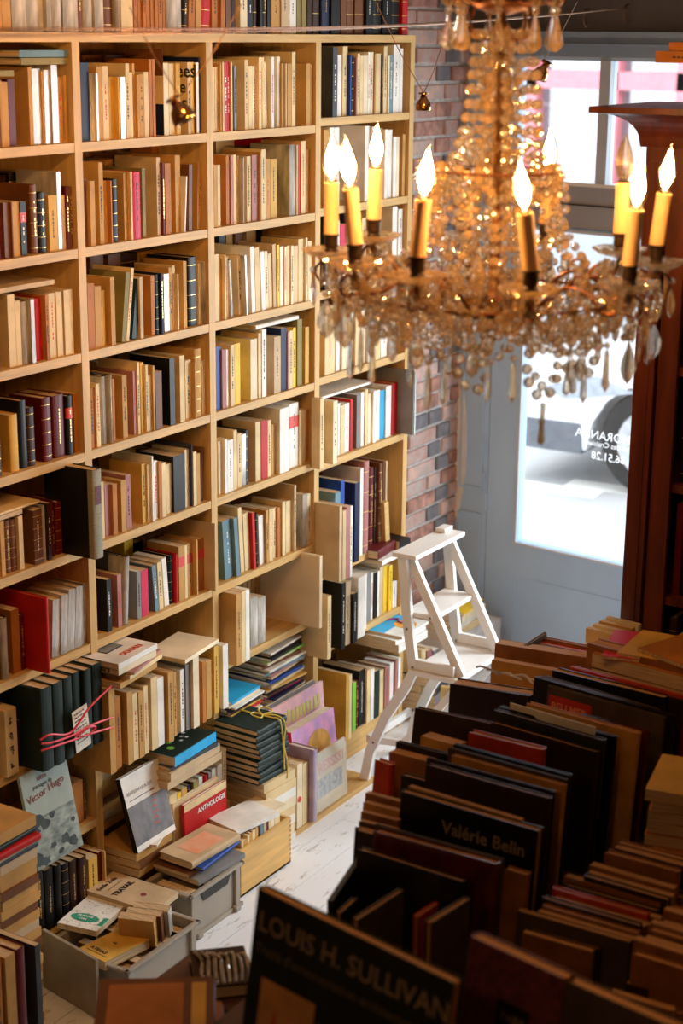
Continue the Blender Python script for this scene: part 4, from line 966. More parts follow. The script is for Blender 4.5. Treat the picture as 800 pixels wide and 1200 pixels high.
# bottom left standing books, near camera
row('bottom left corner of the photo', 'books standing in the bottom left corner', (0,1040,6.154), .091, "-90,-30,380,b;-28,30,440,o;60,130,450,t,f;140,205,400,R,h;272,308,388,x,f", X0=.44, dmax=.17, gid='bl')
b = MB(); b.box((.22,2.38,.0), (.46,2.80,.090), M_table); o = b.build('low_trolley_board', None, bevel=.003); tag(o, 'low dark board under the books in the bottom left corner', 'board')

# ------------------------------------------------------------------ white library steps
def oy(px, py, Y): return onY(px, py, Y)
st = empty('step_stool', (.30,4.82,0)); tag(st, 'white painted folding library steps standing against the brick pier', 'step stool')
SI = T(-.30,-4.82,0)
YN, YF = 4.66, 4.99
def board(b, pts, w, th, y0):   # flat member in a plane of constant y, through (x,z) points, width w
    n = len(pts); L_, R_ = [], []
    for i, p in enumerate(pts):
        a = pts[max(i-1,0)]; c = pts[min(i+1,n-1)]; t = Vector((c[0]-a[0], c[1]-a[1])).normalized(); nx, nz = -t.y, t.x
        L_.append((p[0]+nx*w/2, p[1]+nz*w/2)); R_.append((p[0]-nx*w/2, p[1]-nz*w/2))
    poly = L_+R_[::-1]
    b.prism([(q[0], q[1]) for q in poly], 'y', y0, y0+th, M_white)
SP_post = [(.288,.842),(.312,.62),(.338,.455),(.305,.385),(.235,.27),(.175,.13),(.150,.0)]
for y0 in (YN, YF-.020):
    b = MB(); board(b, SP_post, .034, .020, y0); b.build('rear_post', st, SI, bevel=.0015)
    b = MB(); board(b, [(.305,.838),(.505,.462)], .032, .020, y0+(.0205 if y0 == YN else -.0205)); b.build('rake_rail', st, SI, bevel=.0015)
    b = MB(); board(b, [(.345,.482),(.490,.482)], .034, .018, y0+.001); b.build('seat_rail', st, SI, bevel=.0015)
    b = MB(); board(b, [(.500,.448),(.505,.25),(.53,.0)], .032, .020, y0); b.build('front_leg', st, SI, bevel=.0015)
    b = MB(); board(b, [(.190,.165),(.290,.175),(.400,.30),(.480,.405)], .026, .016, y0+(.0215 if y0 == YN else -.018)); b.build('folding_brace', st, SI, bevel=.0015)
    for (x_, z_) in ((.312,.60),(.337,.47),(.19,.165),(.40,.655)):
        b = MB(); b.lathe([(.0045,-.002),(.0045,.0015),(.002,.003)], M_screw, 10, SI @ T(x_, y0-.0006 if y0 == YN else y0-.0006, z_) @ RX(PI/2)); b.build('screw', st)
def tread(name, x0, x1, z, th=.018, ya=YN-.008, yb=YF+.008):
    b = MB(); b.box((x0,ya,z-th), (x1,yb,z), M_white); return b.build(name, st, SI, bevel=.002)
tread('seat', .330, .512, .463, .018)
tread('step', .288, .405, .655, .016, YN+.022, YF-.022)
tread('top_step', .255, .345, .860, .016)
b = MB(); b.box((.15,YN+.0205,.15), (.166,YF-.0205,.178), M_white); b.build('stretcher', st, SI, bevel=.001)
b = MB(); b.box((.262,YF-.055,.8605), (.300,YF+.005,.876), M_white); b.build('latch_block', st, SI, bevel=.004)
# things behind the steps: books on the floor by the bricks and a small pile on a low ledge
lg = MB(); lg.box((-.245,5.60,.0), (.02,5.98,.20), M_white); o = lg.build('low_ledge', None, bevel=.003); tag(o, 'white boxed ledge at the foot of the blue door frame', 'ledge')
zq = .201
for i, (ck, t_, nm) in enumerate((('w',.030,'white paperback, lowest of the little pile beside the steps'), ('c',.024,'cream paperback second from bottom of the pile beside the steps'), ('w',.022,'white paperback in the middle of the pile beside the steps'), ('i',.026,'ivory paperback second from top of the pile beside the steps'), ('Y',.012,'yellow magazine with white and green picture, top of the pile beside the steps'))):
    o = flat(-.085+.01*(i % 2), 5.70+.006*i, zq, .20, .20, t_, ck, [.1,-.05,.05,0,.08][i], nm, pages=M_pagew); zq += t_+.001
cover_panel(o, .012, (-.13,.04,-.04,.12), BM('w'), name='white_print'); cover_panel(o, .0126, (-.12,.055,-.06,.075), BM('l'), name='green_print', eps=.0006)
row('on the floor against the bricks', 'small books on the floor by the bricks', (440,600,4), .002, "215,235,640,c,h;238,262,640,m,f;265,292,640,g,f", X0=.04, dmax=.15, gid='brickfoot')
stackset(.10, 5.36, .003, 5, (.19,.22), (.18,.20), (.03,.04), 'gmgkx', .1, .12, toplab('picture magazine', 'pile on the floor behind the steps'), 'magazines on the floor behind the steps', 'magazine', cat='magazine', dj=.02)
b = MB(); b.box((0,0,0), (.13,.02,.20), M_pineh); o = b.build('board', None, T(.18,5.16,.001) @ RZ(.3), bevel=.001); tag(o, 'small ochre board standing on the floor behind the steps', 'board')

# ------------------------------------------------------------------ dark bookcase on the right
YB = 4.10; XL = 1.282
db = empty('dark_bookcase', (XL,YB,0)); tag(db, 'dark mahogany bookcase with overhanging cornice at the right edge', 'bookcase')
DI = T(-XL,-YB,0); XR = 3.42; YD = 4.44  # unseen right part widened to block window light from the table
for (xa, xb) in ((XL, XL+.03), (XR-.03, XR)):
    b = MB(); b.box((xa,YB+.02,.0), (xb,YD,2.235), M_mahog); b.build('side_panel', db, DI)
b = MB(); b.box((XL,YB,.0), (XL+.055,YB+.0195,2.235), M_mahog); b.box((XL+.012,YB-.003,.1), (XL+.040,YB,2.2), M_mahog); b.build('stile', db, DI, bevel=.001)
b = MB(); b.box((XL+.060,YB+.012,.0), (XL+.112,YB+.03,2.235), M_mahog); b.build('stile', db, DI, bevel=.001)
b = MB(); b.box((XR-.055,YB,.0), (XR,YB+.0195,2.235), M_mahog); b.build('stile', db, DI, bevel=.001)
b = MB(); b.box((XL+.03,YD-.015,.0), (XR-.03,YD,2.235), M_mahog); b.build('back_panel', db, DI)
b = MB(); b.box((XL+.0555,YB,2.10), (XR-.0555,YB+.0115,2.235), M_mahog); b.build('frieze', db, DI)
for z in (.10,.42,.74,1.06,1.37,1.68,1.99):
    b = MB(); b.box((XL+.031,YB+.032,z-.022), (XR-.031,YD-.016,z), M_mahog); b.build('shelf', db, DI)
# cornice: cavetto profile mitred round front and left
pr = [(0,2.235),(.012,2.235),(.014,2.247)]+[(.014+.085*(1-math.cos(a)), 2.247+.070*math.sin(a)) for a in [PI/2*i/8 for i in range(1,9)]]+[(.112,2.318),(.112,2.333),(0,2.333)]
b = MB(); vs = []; 
for (o_, z) in pr: vs += [(XL-o_, YD, z), (XL-o_, YB-o_, z), (XR+o_, YB-o_, z), (XR+o_, YD, z)]
fs = []; n = len(pr)
for i in range(n):
    j = (i+1) % n
    for k in range(3): fs.append((i*4+k, i*4+k+1, j*4+k+1, j*4+k))
fs += [tuple(i*4 for i in range(n)), tuple(i*4+3 for i in range(n-1,-1,-1))]
b.add(vs, fs, M_mahog); b.build('cornice', db, DI)
b = MB(); b.box((XL-.0,YB+.0,2.312), (XR,YD,2.3325), M_mahog); b.build('top_board', db, DI)
random.seed(44)
for r, z in enumerate((.42,.74,1.06,1.37,1.68)):
    xx = XL+.118; k = 0
    while xx < 1.86:
        w = random.uniform(.018,.04); h = random.uniform(.19,.26)
        ck = random.choice('BkRbBkno')
        o = book(w, h, .17, ck, True, T(xx, YB+.05+random.uniform(0,.012), z+.0006) @ RZ(-PI/2) @ T(0,0,0), band=[(q, q+.01, M_gold) for q in (.1,.5,.85)] if random.random() < .5 else None)
        tag(o, f"dark {PAL[ck][0]} bound book, {ORD[k]} from the left, {['second','third','fourth','fifth','sixth'][r]} shelf up, mahogany bookcase".replace('dark dark','dark'), 'book', f'books in the mahogany bookcase, shelf {["two","three","four","five","six"][r]} from the floor'); xx += w+.001; k += 1
# books lying on the cornice
def fx2(px, py, z): return onZ(px, py, z)
z = 2.3335
M_ = T(1.31, 4.15, z) ; 
def across(x0, y0, z, L, D, t, ck, lab, hard=False, letter=None):    # spine towards the lens (-y), length along x
    M = T(x0, y0, z) @ RZ(-PI/2) @ T(0,0,0) @ RX(PI/2)
    # local x -> -y (spine to the lens), z -> -y rotated -> -x
    o = book(t, L, D, ck, hard, M, letter=letter); tag(o, lab, 'book'); return o
pk2 = onY(765,70,4.1); 
across(1.66, 4.14, z, .28, .20, .036, 'k', 'black box-like book lowest on the left of the cornice pile', True)
across(1.66, 4.14, z+.037, .275, .19, .034, 'B', 'dark brown book second on the cornice pile', True)
across(1.66, 4.14, z+.072, .27, .19, .032, 'k', 'black book third on the cornice pile', True)
across(1.62, 4.08, z+.105, .32, .18, .027, 'o', 'orange-brown paperback near the top of the cornice pile', letter=M_ink)
across(1.64, 4.09, z+.133, .31, .18, .021, 'o', 'orange-brown book under the red book on the cornice pile', letter=M_ink)
across(1.66, 4.10, z+.155, .30, .17, .032, 'r', 'red round-spined book on top of the cornice pile', True)

# ------------------------------------------------------------------ cables and their little lamps
M_shade = pm('copper_lamp_shade', (.40,.20,.08), .22, metal=1, var=.15, scale=20)
def cable(name, a, b_, r, lab):
    a, b_ = Vector(a), Vector(b_); pts = [a.lerp(b_, i/20)-Vector((0,0,.02*math.sin(PI*i/20))) for i in range(21)]
    q = MB(); q.tube(pts, r, M_wire, 6); o = q.build(name, None); tag(o, lab, 'cable'); return o
e1 = onY(672, 14, 5.95); e2 = onY(735, 9, 5.90)
ca = onR(-60, 34, 2.6); cb = onR(-60, 43, 2.6)
cable('lamp_cable', ca, e1, .0024, 'upper steel lamp cable stretched across the room below the ceiling')
cable('lamp_cable', cb, e2, .0024, 'lower steel lamp cable stretched across the room below the ceiling')
for k, (px, py, Y) in enumerate(((688,22,5.98),(735,16,5.975))):
    p = onY(px, py, Y); b = MB()
    b.tube(smooth([(0,.05,.03),(0,-.01,.032),(0,-.03,.02),(0,-.032,-.01),(.004,-.02,-.028),(.012,-.008,-.022)]), .0035, M_wire, 6)
    o = b.build('wall_hook', None, T(p.x,p.y,p.z)); tag(o, f'steel hook on the dark wall, {["left","right"][k]} of the pair above the window', 'hook')
def hang_lamp(px, py, D, wires, lab, s=1.0, tilt=(0,0)):
    p = onR(px, py, D); e = empty('cable_lamp', p); tag(e, lab, 'lamp')
    Mt = Matrix.Rotation(tilt[0], 4, 'X') @ Matrix.Rotation(tilt[1], 4, 'Y') @ Matrix.Scale(s, 4)
    b = MB(); pr_ = [(.004,.030),(.010,.028),(.012,.016),(.022,.006),(.028,-.012),(.027,-.024),(.022,-.026),(.020,-.012),(.004,.004)]
    b.lathe(pr_, M_shade, 20, Mt); b.build('lamp_shade', e, smooth=True)
    b = MB(); b.lathe([(.018,.030),(.018,.036),(.006,.038)], M_shade, 16, Mt); b.build('lamp_cap', e)
    b = MB(); b.lathe([(.003,.0),(.008,-.006),(.006,-.016),(.002,-.018)], M_bulbg, 10, Mt); b.build('bulb', e)
    for (wx, wy, dD) in wires:
        q = onR(wx, wy, D+dD)-p; b = MB(); b.tube([(0,0,.034*s), q*.5+Vector((0,0,.002)), q], .0012, M_wire, 5); b.build('suspension_wire', e)
    return e
hang_lamp(211, 131, 3.3, ((152,8,.0),(283,4,.0)), 'copper cable lamp hanging before the second bay of books', .82, (.2,-.5))
hang_lamp(496, 121, 4.6, ((440,2,.0),(518,52,.0)), 'small copper cable lamp hanging by the brick pier', .75)
hang_lamp(635, 84, 5.2, ((620,60,.05),(676,2,.0)), 'small copper cable lamp hanging before the transom window', .9, (0,.5))

# ------------------------------------------------------------------ book tables in the foreground
TZ = .74
tb = empty('display_table', (1.30,1.5,0)); tag(tb, 'long dark wooden table carrying rows of art books in the foreground', 'table')
TI = T(-1.30,-1.5,0)
b = MB(); b.box((1.27,1.35,TZ-.03), (2.75,3.98,TZ), M_table); b.build('tabletop', tb, TI, bevel=.002)
for (x_, y_) in ((1.32,1.42),(1.32,3.88),(2.66,1.42),(2.66,3.88)):
    b = MB(); b.box((x_-.03,y_-.03,0), (x_+.03,y_+.03,TZ-.031), M_table); b.build('leg', tb, TI)
b = MB(); b.box((1.30,1.38,TZ-.11), (1.32,3.95,TZ-.031), M_table); b.build('apron', tb, TI)
random.seed(91)
MDK = {'d': pm('dark_brown_cover', (.026,.012,.007), .35, var=.3, scale=8, coat=.12), 'K': pm('black_gloss_cover', (.008,.006,.006), .32, var=.2, coat=.15),
       'D': pm('dark_slate_cover', (.018,.022,.023), .4, var=.2, coat=.1), 'T': pm('rust_cover', (.30,.115,.035), .4, var=.2, coat=.1), 'O': pm('amber_cover', (.55,.27,.06), .5, var=.15),
       'E': pm('brick_red_cover', (.55,.05,.02), .35, var=.15, coat=.2), 'M': pm('taupe_cover', (.075,.048,.03), .45, var=.2), 'W': pm('wine_cover', (.10,.015,.01), .22, var=.3, coat=.5)}
MDW = {'d': 'dark brown', 'K': 'black', 'D': 'dark slate', 'T': 'rust-brown', 'O': 'amber', 'E': 'brick-red', 'M': 'taupe', 'W': 'wine-red'}
LASTY = [9]
def up(px0, py0, px1, py1, t, ck, lab, zt=1.03, zb=TZ+.001, lean=.10, hard=True, flip=True, group=None, mat=None, cat='book', pages=None):
    """art book standing on the table, cover towards the lens; px0.. px1 = ends of its top front edge"""
    a = onZ(px0, py0, zt); c = onZ(px1, py1, zt); L = (Vector((c.x,c.y,0))-Vector((a.x,a.y,0))).length
    an = math.atan2(c.y-a.y, c.x-a.x); h = (zt-zb)/math.cos(lean)
    M = T(a.x, a.y, zt) @ RZ(an) @ RX(-lean) @ T(L, 0, -h)      # spine at the right end, top leans away
    if not flip: M = M @ T(-L, t, 0) @ RZ(PI)
    o = book(t, h, L, mat or MDK[ck], hard, M, pages or M_pageb); o['_a'] = 1; tag(o, lab, cat, group); return o, L, h, t
def ups(px0, py0, px1, py1, n, t, cks, lab, group, dy, **k):
    """n books behind each other, stepping towards the lens by dy metres"""
    zt = k.pop('zt', 1.03)
    for i in range(n):
        a = onZ(px0, py0, zt); c = onZ(px1, py1, zt)
        z = zt+random.uniform(-.008,.012); off = Vector((random.uniform(-.008,.008), -dy*i, 0))
        p = a+off; q = c+off; L = (q-p).length*random.uniform(.94,1.0); an = math.atan2(q.y-p.y, q.x-p.x)
        ln = k.get('lean', .08); zb = k.get('zb', TZ+.001); h = (z-zb)/math.cos(ln)
        M = T(p.x, p.y, z) @ RZ(an) @ RX(-ln) @ T(L, 0, -h)
        if random.random() < .5: M = M @ T(-L, t, 0) @ RZ(PI)
        ck = cks[i % len(cks)]
        o = book(t, h, L, MDK[ck], random.random() < .5, M, M_pageb); o['_a'] = 1; tag(o, f'{MDW[ck]} {lab}, {ORD[i]} from the back', 'book', group)
# back of the table
ups(640, 748, 700, 760, 5, .018, 'TTETM', 'paperback in the far row beside the door glass', 'paperbacks at the far end of the table', .024, zt=.98)
up(618, 756, 641, 741, .010, 'M', 'small taupe board standing crooked at the far end of the table', zt=1.0)
up(580, 754, 690, 771, .050, 'T', 'rust-brown wide book at the far left end of the table', zt=1.0, hard=False)
up(576, 773, 655, 787, .030, 'O', 'amber wrapped book with crinkled film at the far left of the table', zt=.985, hard=False)
q = onZ(600, 790, .99)
b = MB()
for k in range(7): b.tube(smooth([(-.10+.03*k+random.uniform(-.01,.01), -.006, .0), (-.08+.03*k, -.012, .01*random.random()), (-.06+.03*k, -.008, random.uniform(-.01,.006))], 3), .003, M_plast, 5)
o = b.build('plastic_film', None, T(q.x,q.y,q.z)); tag(o, 'crinkled clear film caught on the amber book at the far end', 'plastic film')
up(527, 801, 622, 816, .060, 'd', 'dark box file with a rust edge, left edge of the table by the steps', zt=.99)
up(688, 753, 812, 786, .055, 'T', 'big glossy rust-brown board book at the back right of the table', zt=1.05, lean=.05)
up(668, 781, 815, 820, .014, 'E', 'thin brick-red book behind the thick black one', zt=1.03)
up(660, 785, 800, 822, .012, 'd', 'thin dark brown book directly behind the thick black one', zt=1.03)
up(647, 785, 778, 818, .032, 'K', 'thick black art book behind the retrospective catalogue', zt=1.04)
up(634, 792, 770, 832, .014, 'M', 'taupe book just behind the black-spined catalogue', zt=1.035)
up(626, 793, 790, 839, .012, 'K', 'black-spined album showing above the retrospective catalogue', zt=1.04)
o, L, h, t_ = up(641, 803, 778, 841, .013, 'M', 'brown-grey catalogue with red name block and the word RETROSPECTIVE', zt=1.035, flip=False)
# its cover (y = w side after the turn)
cover_panel(o, t_, (-L*.40,h-.064,-.008,h-.020), pm('red_label_print', (.50,.03,.02), .5, var=.05), 'top', name='red_block')
cover_text(o, t_+.0006, 'BELLMER', .024, -.016, h-.052, M_orp, 'top', .03)
cover_text(o, t_, 'RETROSPECTIVE', .0165, -L*.43, h-.050, M_ink, 'top', .03)
up(681, 837, 760, 858, .012, 'W', 'wine-red book in front of the retrospective catalogue', zt=1.02)
up(617, 824, 748, 860, .020, 'O', 'amber-edged art book in the middle of the table', zt=1.03)
up(585, 828, 722, 864, .012, 'K', 'black book just behind the slate-covered one', zt=1.03)
up(579, 832, 708, 868, .016, 'D', 'slate-covered art book with a white strip of paper behind it', zt=1.035)
b = MB(); a = onZ(590,829,1.044); c = onZ(690,858,1.044); L_ = (c-a).length; an = math.atan2(c.y-a.y, c.x-a.x)
b.box((0,0,-.05), (L_,.003,0), M_whitep); o = b.build('paper_strip', None, T(a.x,a.y+.032,a.z) @ RZ(an)); tag(o, 'white strip of paper sticking up behind the slate-covered book', 'paper')
up(575, 846, 700, 882, .018, 'd', 'dark brown book in front of the slate-covered one', zt=1.02)
up(486, 829, 580, 849, .022, 'd', 'dark brown book slanting out at the left edge below the steps', zt=1.01, lean=.2)
up(493, 862, 536, 874, .040, 'O', 'amber block of pages at the left edge behind the black book', zt=.99, hard=False)
up(549, 858, 636, 879, .026, 'E', 'bright brick-red book among dark ones, middle left of the table', zt=1.03)
up(531, 872, 668, 909, .012, 'K', 'black book with a shining edge in front of the brick-red one', zt=1.025)
up(525, 876, 664, 914, .010, 'M', 'taupe book with a shining edge near the brick-red one', zt=1.025)
up(529, 885, 662, 921, .014, 'O', 'amber-edged book behind the large dark brown album', zt=1.02)
up(500, 888, 650, 928, .008, 'd', 'second dark brown album, left of centre of the table', zt=1.02)
up(499, 896, 644, 936, .018, 'd', 'large dark brown album behind the Valerie Belin book', zt=1.02)
up(464, 869, 527, 885, .014, 'K', 'black narrow book at the left edge of the table', zt=1.0)
up(456, 881, 503, 893, .034, 'T', 'rust-brown thick paperback at the left edge of the table', zt=.99, hard=False)
up(439, 890, 458, 897, .020, 'E', 'small brick-red book jutting out at the left edge', zt=.985)
up(470, 908, 500, 916, .020, 'K', 'short black book behind the Valerie Belin book', zt=.98)
up(478, 921, 610, 961, .014, 'O', 'amber book just behind the Valerie Belin book', zt=1.02, hard=False)
o, L, h, t_ = up(468, 927, 630, 974, .026, 'K', 'black book with the title Valérie Belin in grey letters', zt=1.02, flip=False)
cover_text(o, t_, 'Valérie Belin', .037, -L*.33, h-.060, pm('grey_title_ink', (.30,.24,.20), .5), 'top', .02)
for i in range(5):
    up(428-2.5*i, 929+11*i, 470-2*i, 940+11*i, .016, 'TOTMd'[i], f'{["rust-brown","amber","second rust-brown","taupe","dark brown"][i]} paperback left of the Valerie Belin book', zt=.975, hard=False)
up(416, 969, 450, 979, .022, 'K', 'black book at the left edge beside the wine-red glossy one', zt=.97)
up(439, 966, 590, 1008, .008, 'M', 'taupe book behind the wine-red glossy one', zt=1.0)
up(437, 974, 583, 1013, .024, 'W', 'wine-red glossy book with a glinting top edge', zt=1.0)
up(590, 1018, 618, 1026, .022, 'T', 'small rust-brown book right of the wine-red glossy one', zt=.98)
up(419, 995, 543, 1034, .018, 'K', 'black book with a rust edge in front of the wine-red glossy one', zt=.98)
up(548, 1018, 592, 1034, .022, 'd', 'small dark brown book behind the crosswise cards', zt=.95)
# crosswise books and low box near the left front
def cross(px0, py0, px1, py1, t, ck, lab, zt=.98, zb=TZ+.001):
    a = onZ(px0, py0, zt); c = onZ(px1, py1, zt); L = (c-a).length; an = math.atan2(c.y-a.y, c.x-a.x)
    o = book(t, zt-zb, L, MDK[ck], True, T(a.x,a.y,zb) @ RZ(an) @ T(L,0,0), M_pageb); o['_a'] = 1; tag(o, lab, 'book')
cross(420, 1078, 474, 1043, .014, 'M', 'taupe book set crosswise with a glinting edge, left of two')
cross(506, 1082, 552, 1053, .016, 'M', 'taupe book set crosswise with a glinting edge, right of two')
cross(490, 1075, 515, 1058, .012, 'E', 'small brick-red book set crosswise between two taupe ones', zt=.93)
cross(400, 1070, 420, 1052, .012, 'D', 'small slate book set crosswise at the table edge', zt=.93)
fb_ = MB(); a = onZ(383,1055,.93); c = onZ(420,1000,.93)
fb_.box((0,0,-.18), (.012,(c-a).length,0), MDK['K']); o = fb_.build('board', None, T(a.x,a.y,.93) @ RZ(math.atan2(c.y-a.y,c.x-a.x)-PI/2), bevel=.001); tag(o, 'black board standing along the left table edge', 'board')
flat(onZ(395,1062,.80).x+.12, onZ(395,1062,.80).y+.05, TZ+.001, .20, .15, .03, 'G', .4, 'dark green book lying low at the left table edge', True)
# second column: small paperbacks
ups(690, 1018, 790, 1047, 3, .020, 'TTd', 'small book at the back of the middle column', 'small books at the back of the middle column', .024, zt=.93)
ups(664, 1030, 778, 1062, 9, .017, 'TdTETTdTM', 'paperback of the middle column', 'paperbacks of the middle column', .0185, zt=.925)
up(606, 1067, 738, 1104, .016, 'M', 'taupe paperback showing its cover at the front of the middle column', zt=.925, hard=False)
ups(628, 1086, 712, 1110, 4, .015, 'TTdT', 'low paperback at the very front of the middle column', 'low paperbacks at the front of the middle column', .017, zt=.89)
# third column at the right edge
ups(722, 984, 812, 1008, 3, .022, 'TdT', 'book in the right column, back group', 'right column, back group', .026, zt=.96)
ups(735, 1014, 820, 1040, 4, .020, 'dTdT', 'book in the right column, middle group', 'right column, middle group', .024, zt=.90)
ups(782, 1064, 850, 1084, 8, .020, 'TTdTTdTT', 'book in the right column, front group', 'right column, front group', .026, zt=.95)
ups(735, 1150, 810, 1172, 4, .018, 'TdTT', 'low book before the right column', 'low books before the right column', .022, zt=.88)
# stacks lying at the right edge
random.seed(12)
zq = TZ+.001
p = onZ(800, 905, 1.02)
for i in range(11):
    flat(p.x+.05+random.uniform(-.01,.01), p.y+random.uniform(-.012,.012), zq, .19, .20, .0245, 'oobobooboby'[i], .25+random.uniform(-.08,.08), f'{PAL["oobobooboby"[i]][0]} book in the lying stack at the right edge, {ORD[10-i] if i < 10 else "topmost"} from the top' if i < 10 else 'ochre book topmost of the lying stack at the right edge', group='lying stack at the right edge'); zq += .0252
p = onZ(770, 748, 1.08); zq = TZ+.001
for i in range(8):
    flat(p.x+.02, p.y+.02, zq, .21, .30, .036, 'oBboboBo'[i], -.12+random.uniform(-.04,.04), f'{PAL["oBboboBo"[i]][0]} book, {ORD[7-i]} from the top below the bright pamphlets' , group='stack below the bright pamphlets'); zq += .0366
flat(p.x-.00, p.y+.04, zq, .20, .27, .008, 'p', .25, 'pink-red pamphlet fanned out lowest on the stack before the mahogany bookcase'); zq += .0085
flat(p.x+.03, p.y+.03, zq, .19, .22, .008, 'y', .05, 'ochre patterned pamphlet fanned out on the pink-red one'); zq += .0085
flat(p.x+.09, p.y+.01, zq, .18, .20, .010, 'o', -.35, 'rust pamphlet topmost of the fan before the mahogany bookcase'); zq += .0105
for i in range(4):
    a = onZ(700+6*i, 741-3*i, 1.0); o = book(.016, .26, .10, 'ccti'[i], False, T(a.x+.06, a.y+.01*i, TZ+.001) @ RZ(-.13)); tag(o, f'{PAL["ccti"[i]][0]} pale-edged book, {ORD[i]} from the left, beside the door glass', 'book', 'pale-edged books beside the door glass')
# propped front books
zs_ = 1.22
o, L, h, t_ = up(300, 1040, 531, 1152, .024, 'D', 'dark green-black book titled LOUIS H. SULLIVAN propped up in the foreground', zt=1.22, zb=.90, lean=.16, flip=False, mat=pm('sullivan_cover', (.010,.013,.010), .6, var=.2, spec=.2))
M_gt = pm('dull_beige_ink', (.26,.20,.13), .6)
cover_text(o, t_, 'LOUIS H. SULLIVAN', .0445, -.014, h-.062, M_gt, 'top', .008)
cover_text(o, t_, "Traité d'ornementation architecturale", .0225, -.014, h-.098, pm('dark_olive_ink', (.11,.09,.055), .6), 'top', .01)
cover_panel(o, t_, (-L*.93,.0,-.12,.165), MDK['d'], 'top', name='cover_photo')
cover_panel(o, t_, (-.15,.0,-.035,.190), MDK['O'], 'top', name='sun_ornament', eps=.0008)
q = MB(); q.prism([(-.10,.0),(-.07,.15),(-.05,.0)], 'y', t_+.0008, t_+.0012, MDK['E']); q.build('red_rays', o)
o, L, h, t_ = up(549, 1096, 660, 1147, .030, 'W', 'dark book patterned with pink marks titled PARK GUELL', zt=1.17, zb=.90, lean=.14, flip=False, mat=pm('guell_cover', (.05,.012,.014), .4, var=.6, scale=90, dark=(.20,.05,.06)))
cover_panel(o, t_, (-L*.72,h-.155,-L*.38,h-.075), MDK['K'], 'top', name='title_block')
cover_text(o, t_+.0006, 'PARK', .020, -L*.43, h-.105, M_gt, 'top', .02); cover_text(o, t_+.0006, 'GÜELL', .020, -L*.42, h-.130, M_gt, 'top', .02)
up(655, 1146, 830, 1222, .030, 'M', 'plain taupe book propped in the right foreground corner', zt=1.16, zb=.90, lean=.14)
rb = MB(); rb.box((1.50,1.62,TZ+.001), (2.5,1.80,.899), M_table); o = rb.build('book_riser', None, bevel=.003); tag(o, 'dark wooden riser under the propped foreground books', 'riser')
# things low at the bottom left of the table: brown books and a film-wrapped bundle
p = onZ(182, 1192, .765)
lt = MB(); lt.box((p.x-.16,p.y-.22,.0), (p.x+.16,p.y+.18,.62), M_table); o = lt.build('side_cabinet', None, bevel=.003); tag(o, 'dark low cabinet at the near left end of the table', 'cabinet')
zq = .621
for i, (ck, t_, yw, lab) in enumerate((('b',.05,.2,'brown album lying under the others, bottom edge of the photo'), ('o',.05,.5,'orange-brown album lying in the bottom foreground'), ('b',.045,.62,'dark brown book with an orange picture lying topmost in the bottom foreground'))):
    o = flat(p.x, p.y, zq, .26, .22, t_, ck, yw, lab, True); zq += t_+.001
cover_panel(o, .045, (-.20,.02,-.06,.17), BM('o'), name='orange_picture'); cover_panel(o, .045, (-.045,.02,-.018,.17), BM('y'), name='ochre_strip')
p = onZ(250, 1140, .63)
o = flat(p.x, p.y+.03, .60, .15, .12, .03, 'd' if False else 'B', .75, 'dark book wrapped in grey film, between the crate and the propped Sullivan book', True)
q = MB()
for k in range(8): q.tube(smooth([(-.11+.013*k, .031, .01+.004*k), (-.10+.013*k, .040+.004*(k % 3), .06), (-.105+.014*k, .034, .10), (-.10+.012*k, .031, .145)], 4), .0045, M_plast, 5)
q.build('film_wrapping', o)
b = MB(); b.box((p.x-.12,p.y-.06,0), (p.x+.08,p.y+.10,.599), M_table); o = b.build('book_riser', None, bevel=.003); tag(o, 'dark plinth under the film-wrapped book', 'riser')

# ------------------------------------------------------------------ the chandelier
random.seed(5)
DC = 3.25                                            # horizontal distance of its axis from the lens
CC = onR(580, 300, DC); CC = Vector((CC.x, CC.y, 0))
def cz(py, depth=0.0, px=580): return onR(px, py, DC+depth).z
ch = empty('chandelier', (CC.x, CC.y, cz(300))); tag(ch, 'crystal chandelier with candle bulbs and glow-tinted glass beads, hanging in the room', 'chandelier')
CI = T(-CC.x, -CC.y, -cz(300))
def cp(px, py, depth): return onR(px, py, DC+depth)
def pol(r, a, z): return Vector((CC.x+r*math.cos(a), CC.y+r*math.sin(a), z))
# axis
b = MB(); zc0 = cz(398)
prof = [(.004,cz(402)),(.010,cz(396)),(.013,cz(388)),(.008,cz(380)),(.022,cz(372)),(.038,cz(362)),(.040,cz(356)),(.020,cz(350)),(.012,cz(342)),(.010,cz(300)),(.007,cz(200)),(.007,cz(60)),(.006,3.30)]
b.lathe(prof, M_bronze, 16, CI @ T(CC.x,CC.y,0)); b.build('stem', ch, smooth=True)
b = MB(); b.lathe([(.05,3.30),(.055,3.42),(.03,3.499),(.001,3.499)], M_bronze, 16, CI @ T(CC.x,CC.y,0)); b.build('ceiling_rose', ch)
b = MB(); rr = [(.010,cz(150)),(.024,cz(140)),(.028,cz(128)),(.018,cz(112)),(.012,cz(100)),(.016,cz(80)),(.022,cz(64)),(.026,cz(50)),(.016,cz(34)),(.010,cz(26))]
b.lathe(rr, M_crys, 10, CI @ T(CC.x,CC.y,0)); b.build('glass_baluster', ch)
b = MB(); b.lathe([(.010,cz(240)),(.026,cz(226)),(.030,cz(205)),(.022,cz(185)),(.012,cz(165)),(.010,cz(152))], M_crys, 10, CI @ T(CC.x,CC.y,0)); b.build('glass_baluster', ch)
b = MB(); b.lathe([(.008,cz(18)),(.05,cz(10)),(.062,cz(4)),(.064,cz(0)),(.050,cz(2)),(.008,cz(6))], M_bronze, 20, CI @ T(CC.x,CC.y,0), ); b.build('crown_plate', ch, smooth=True)
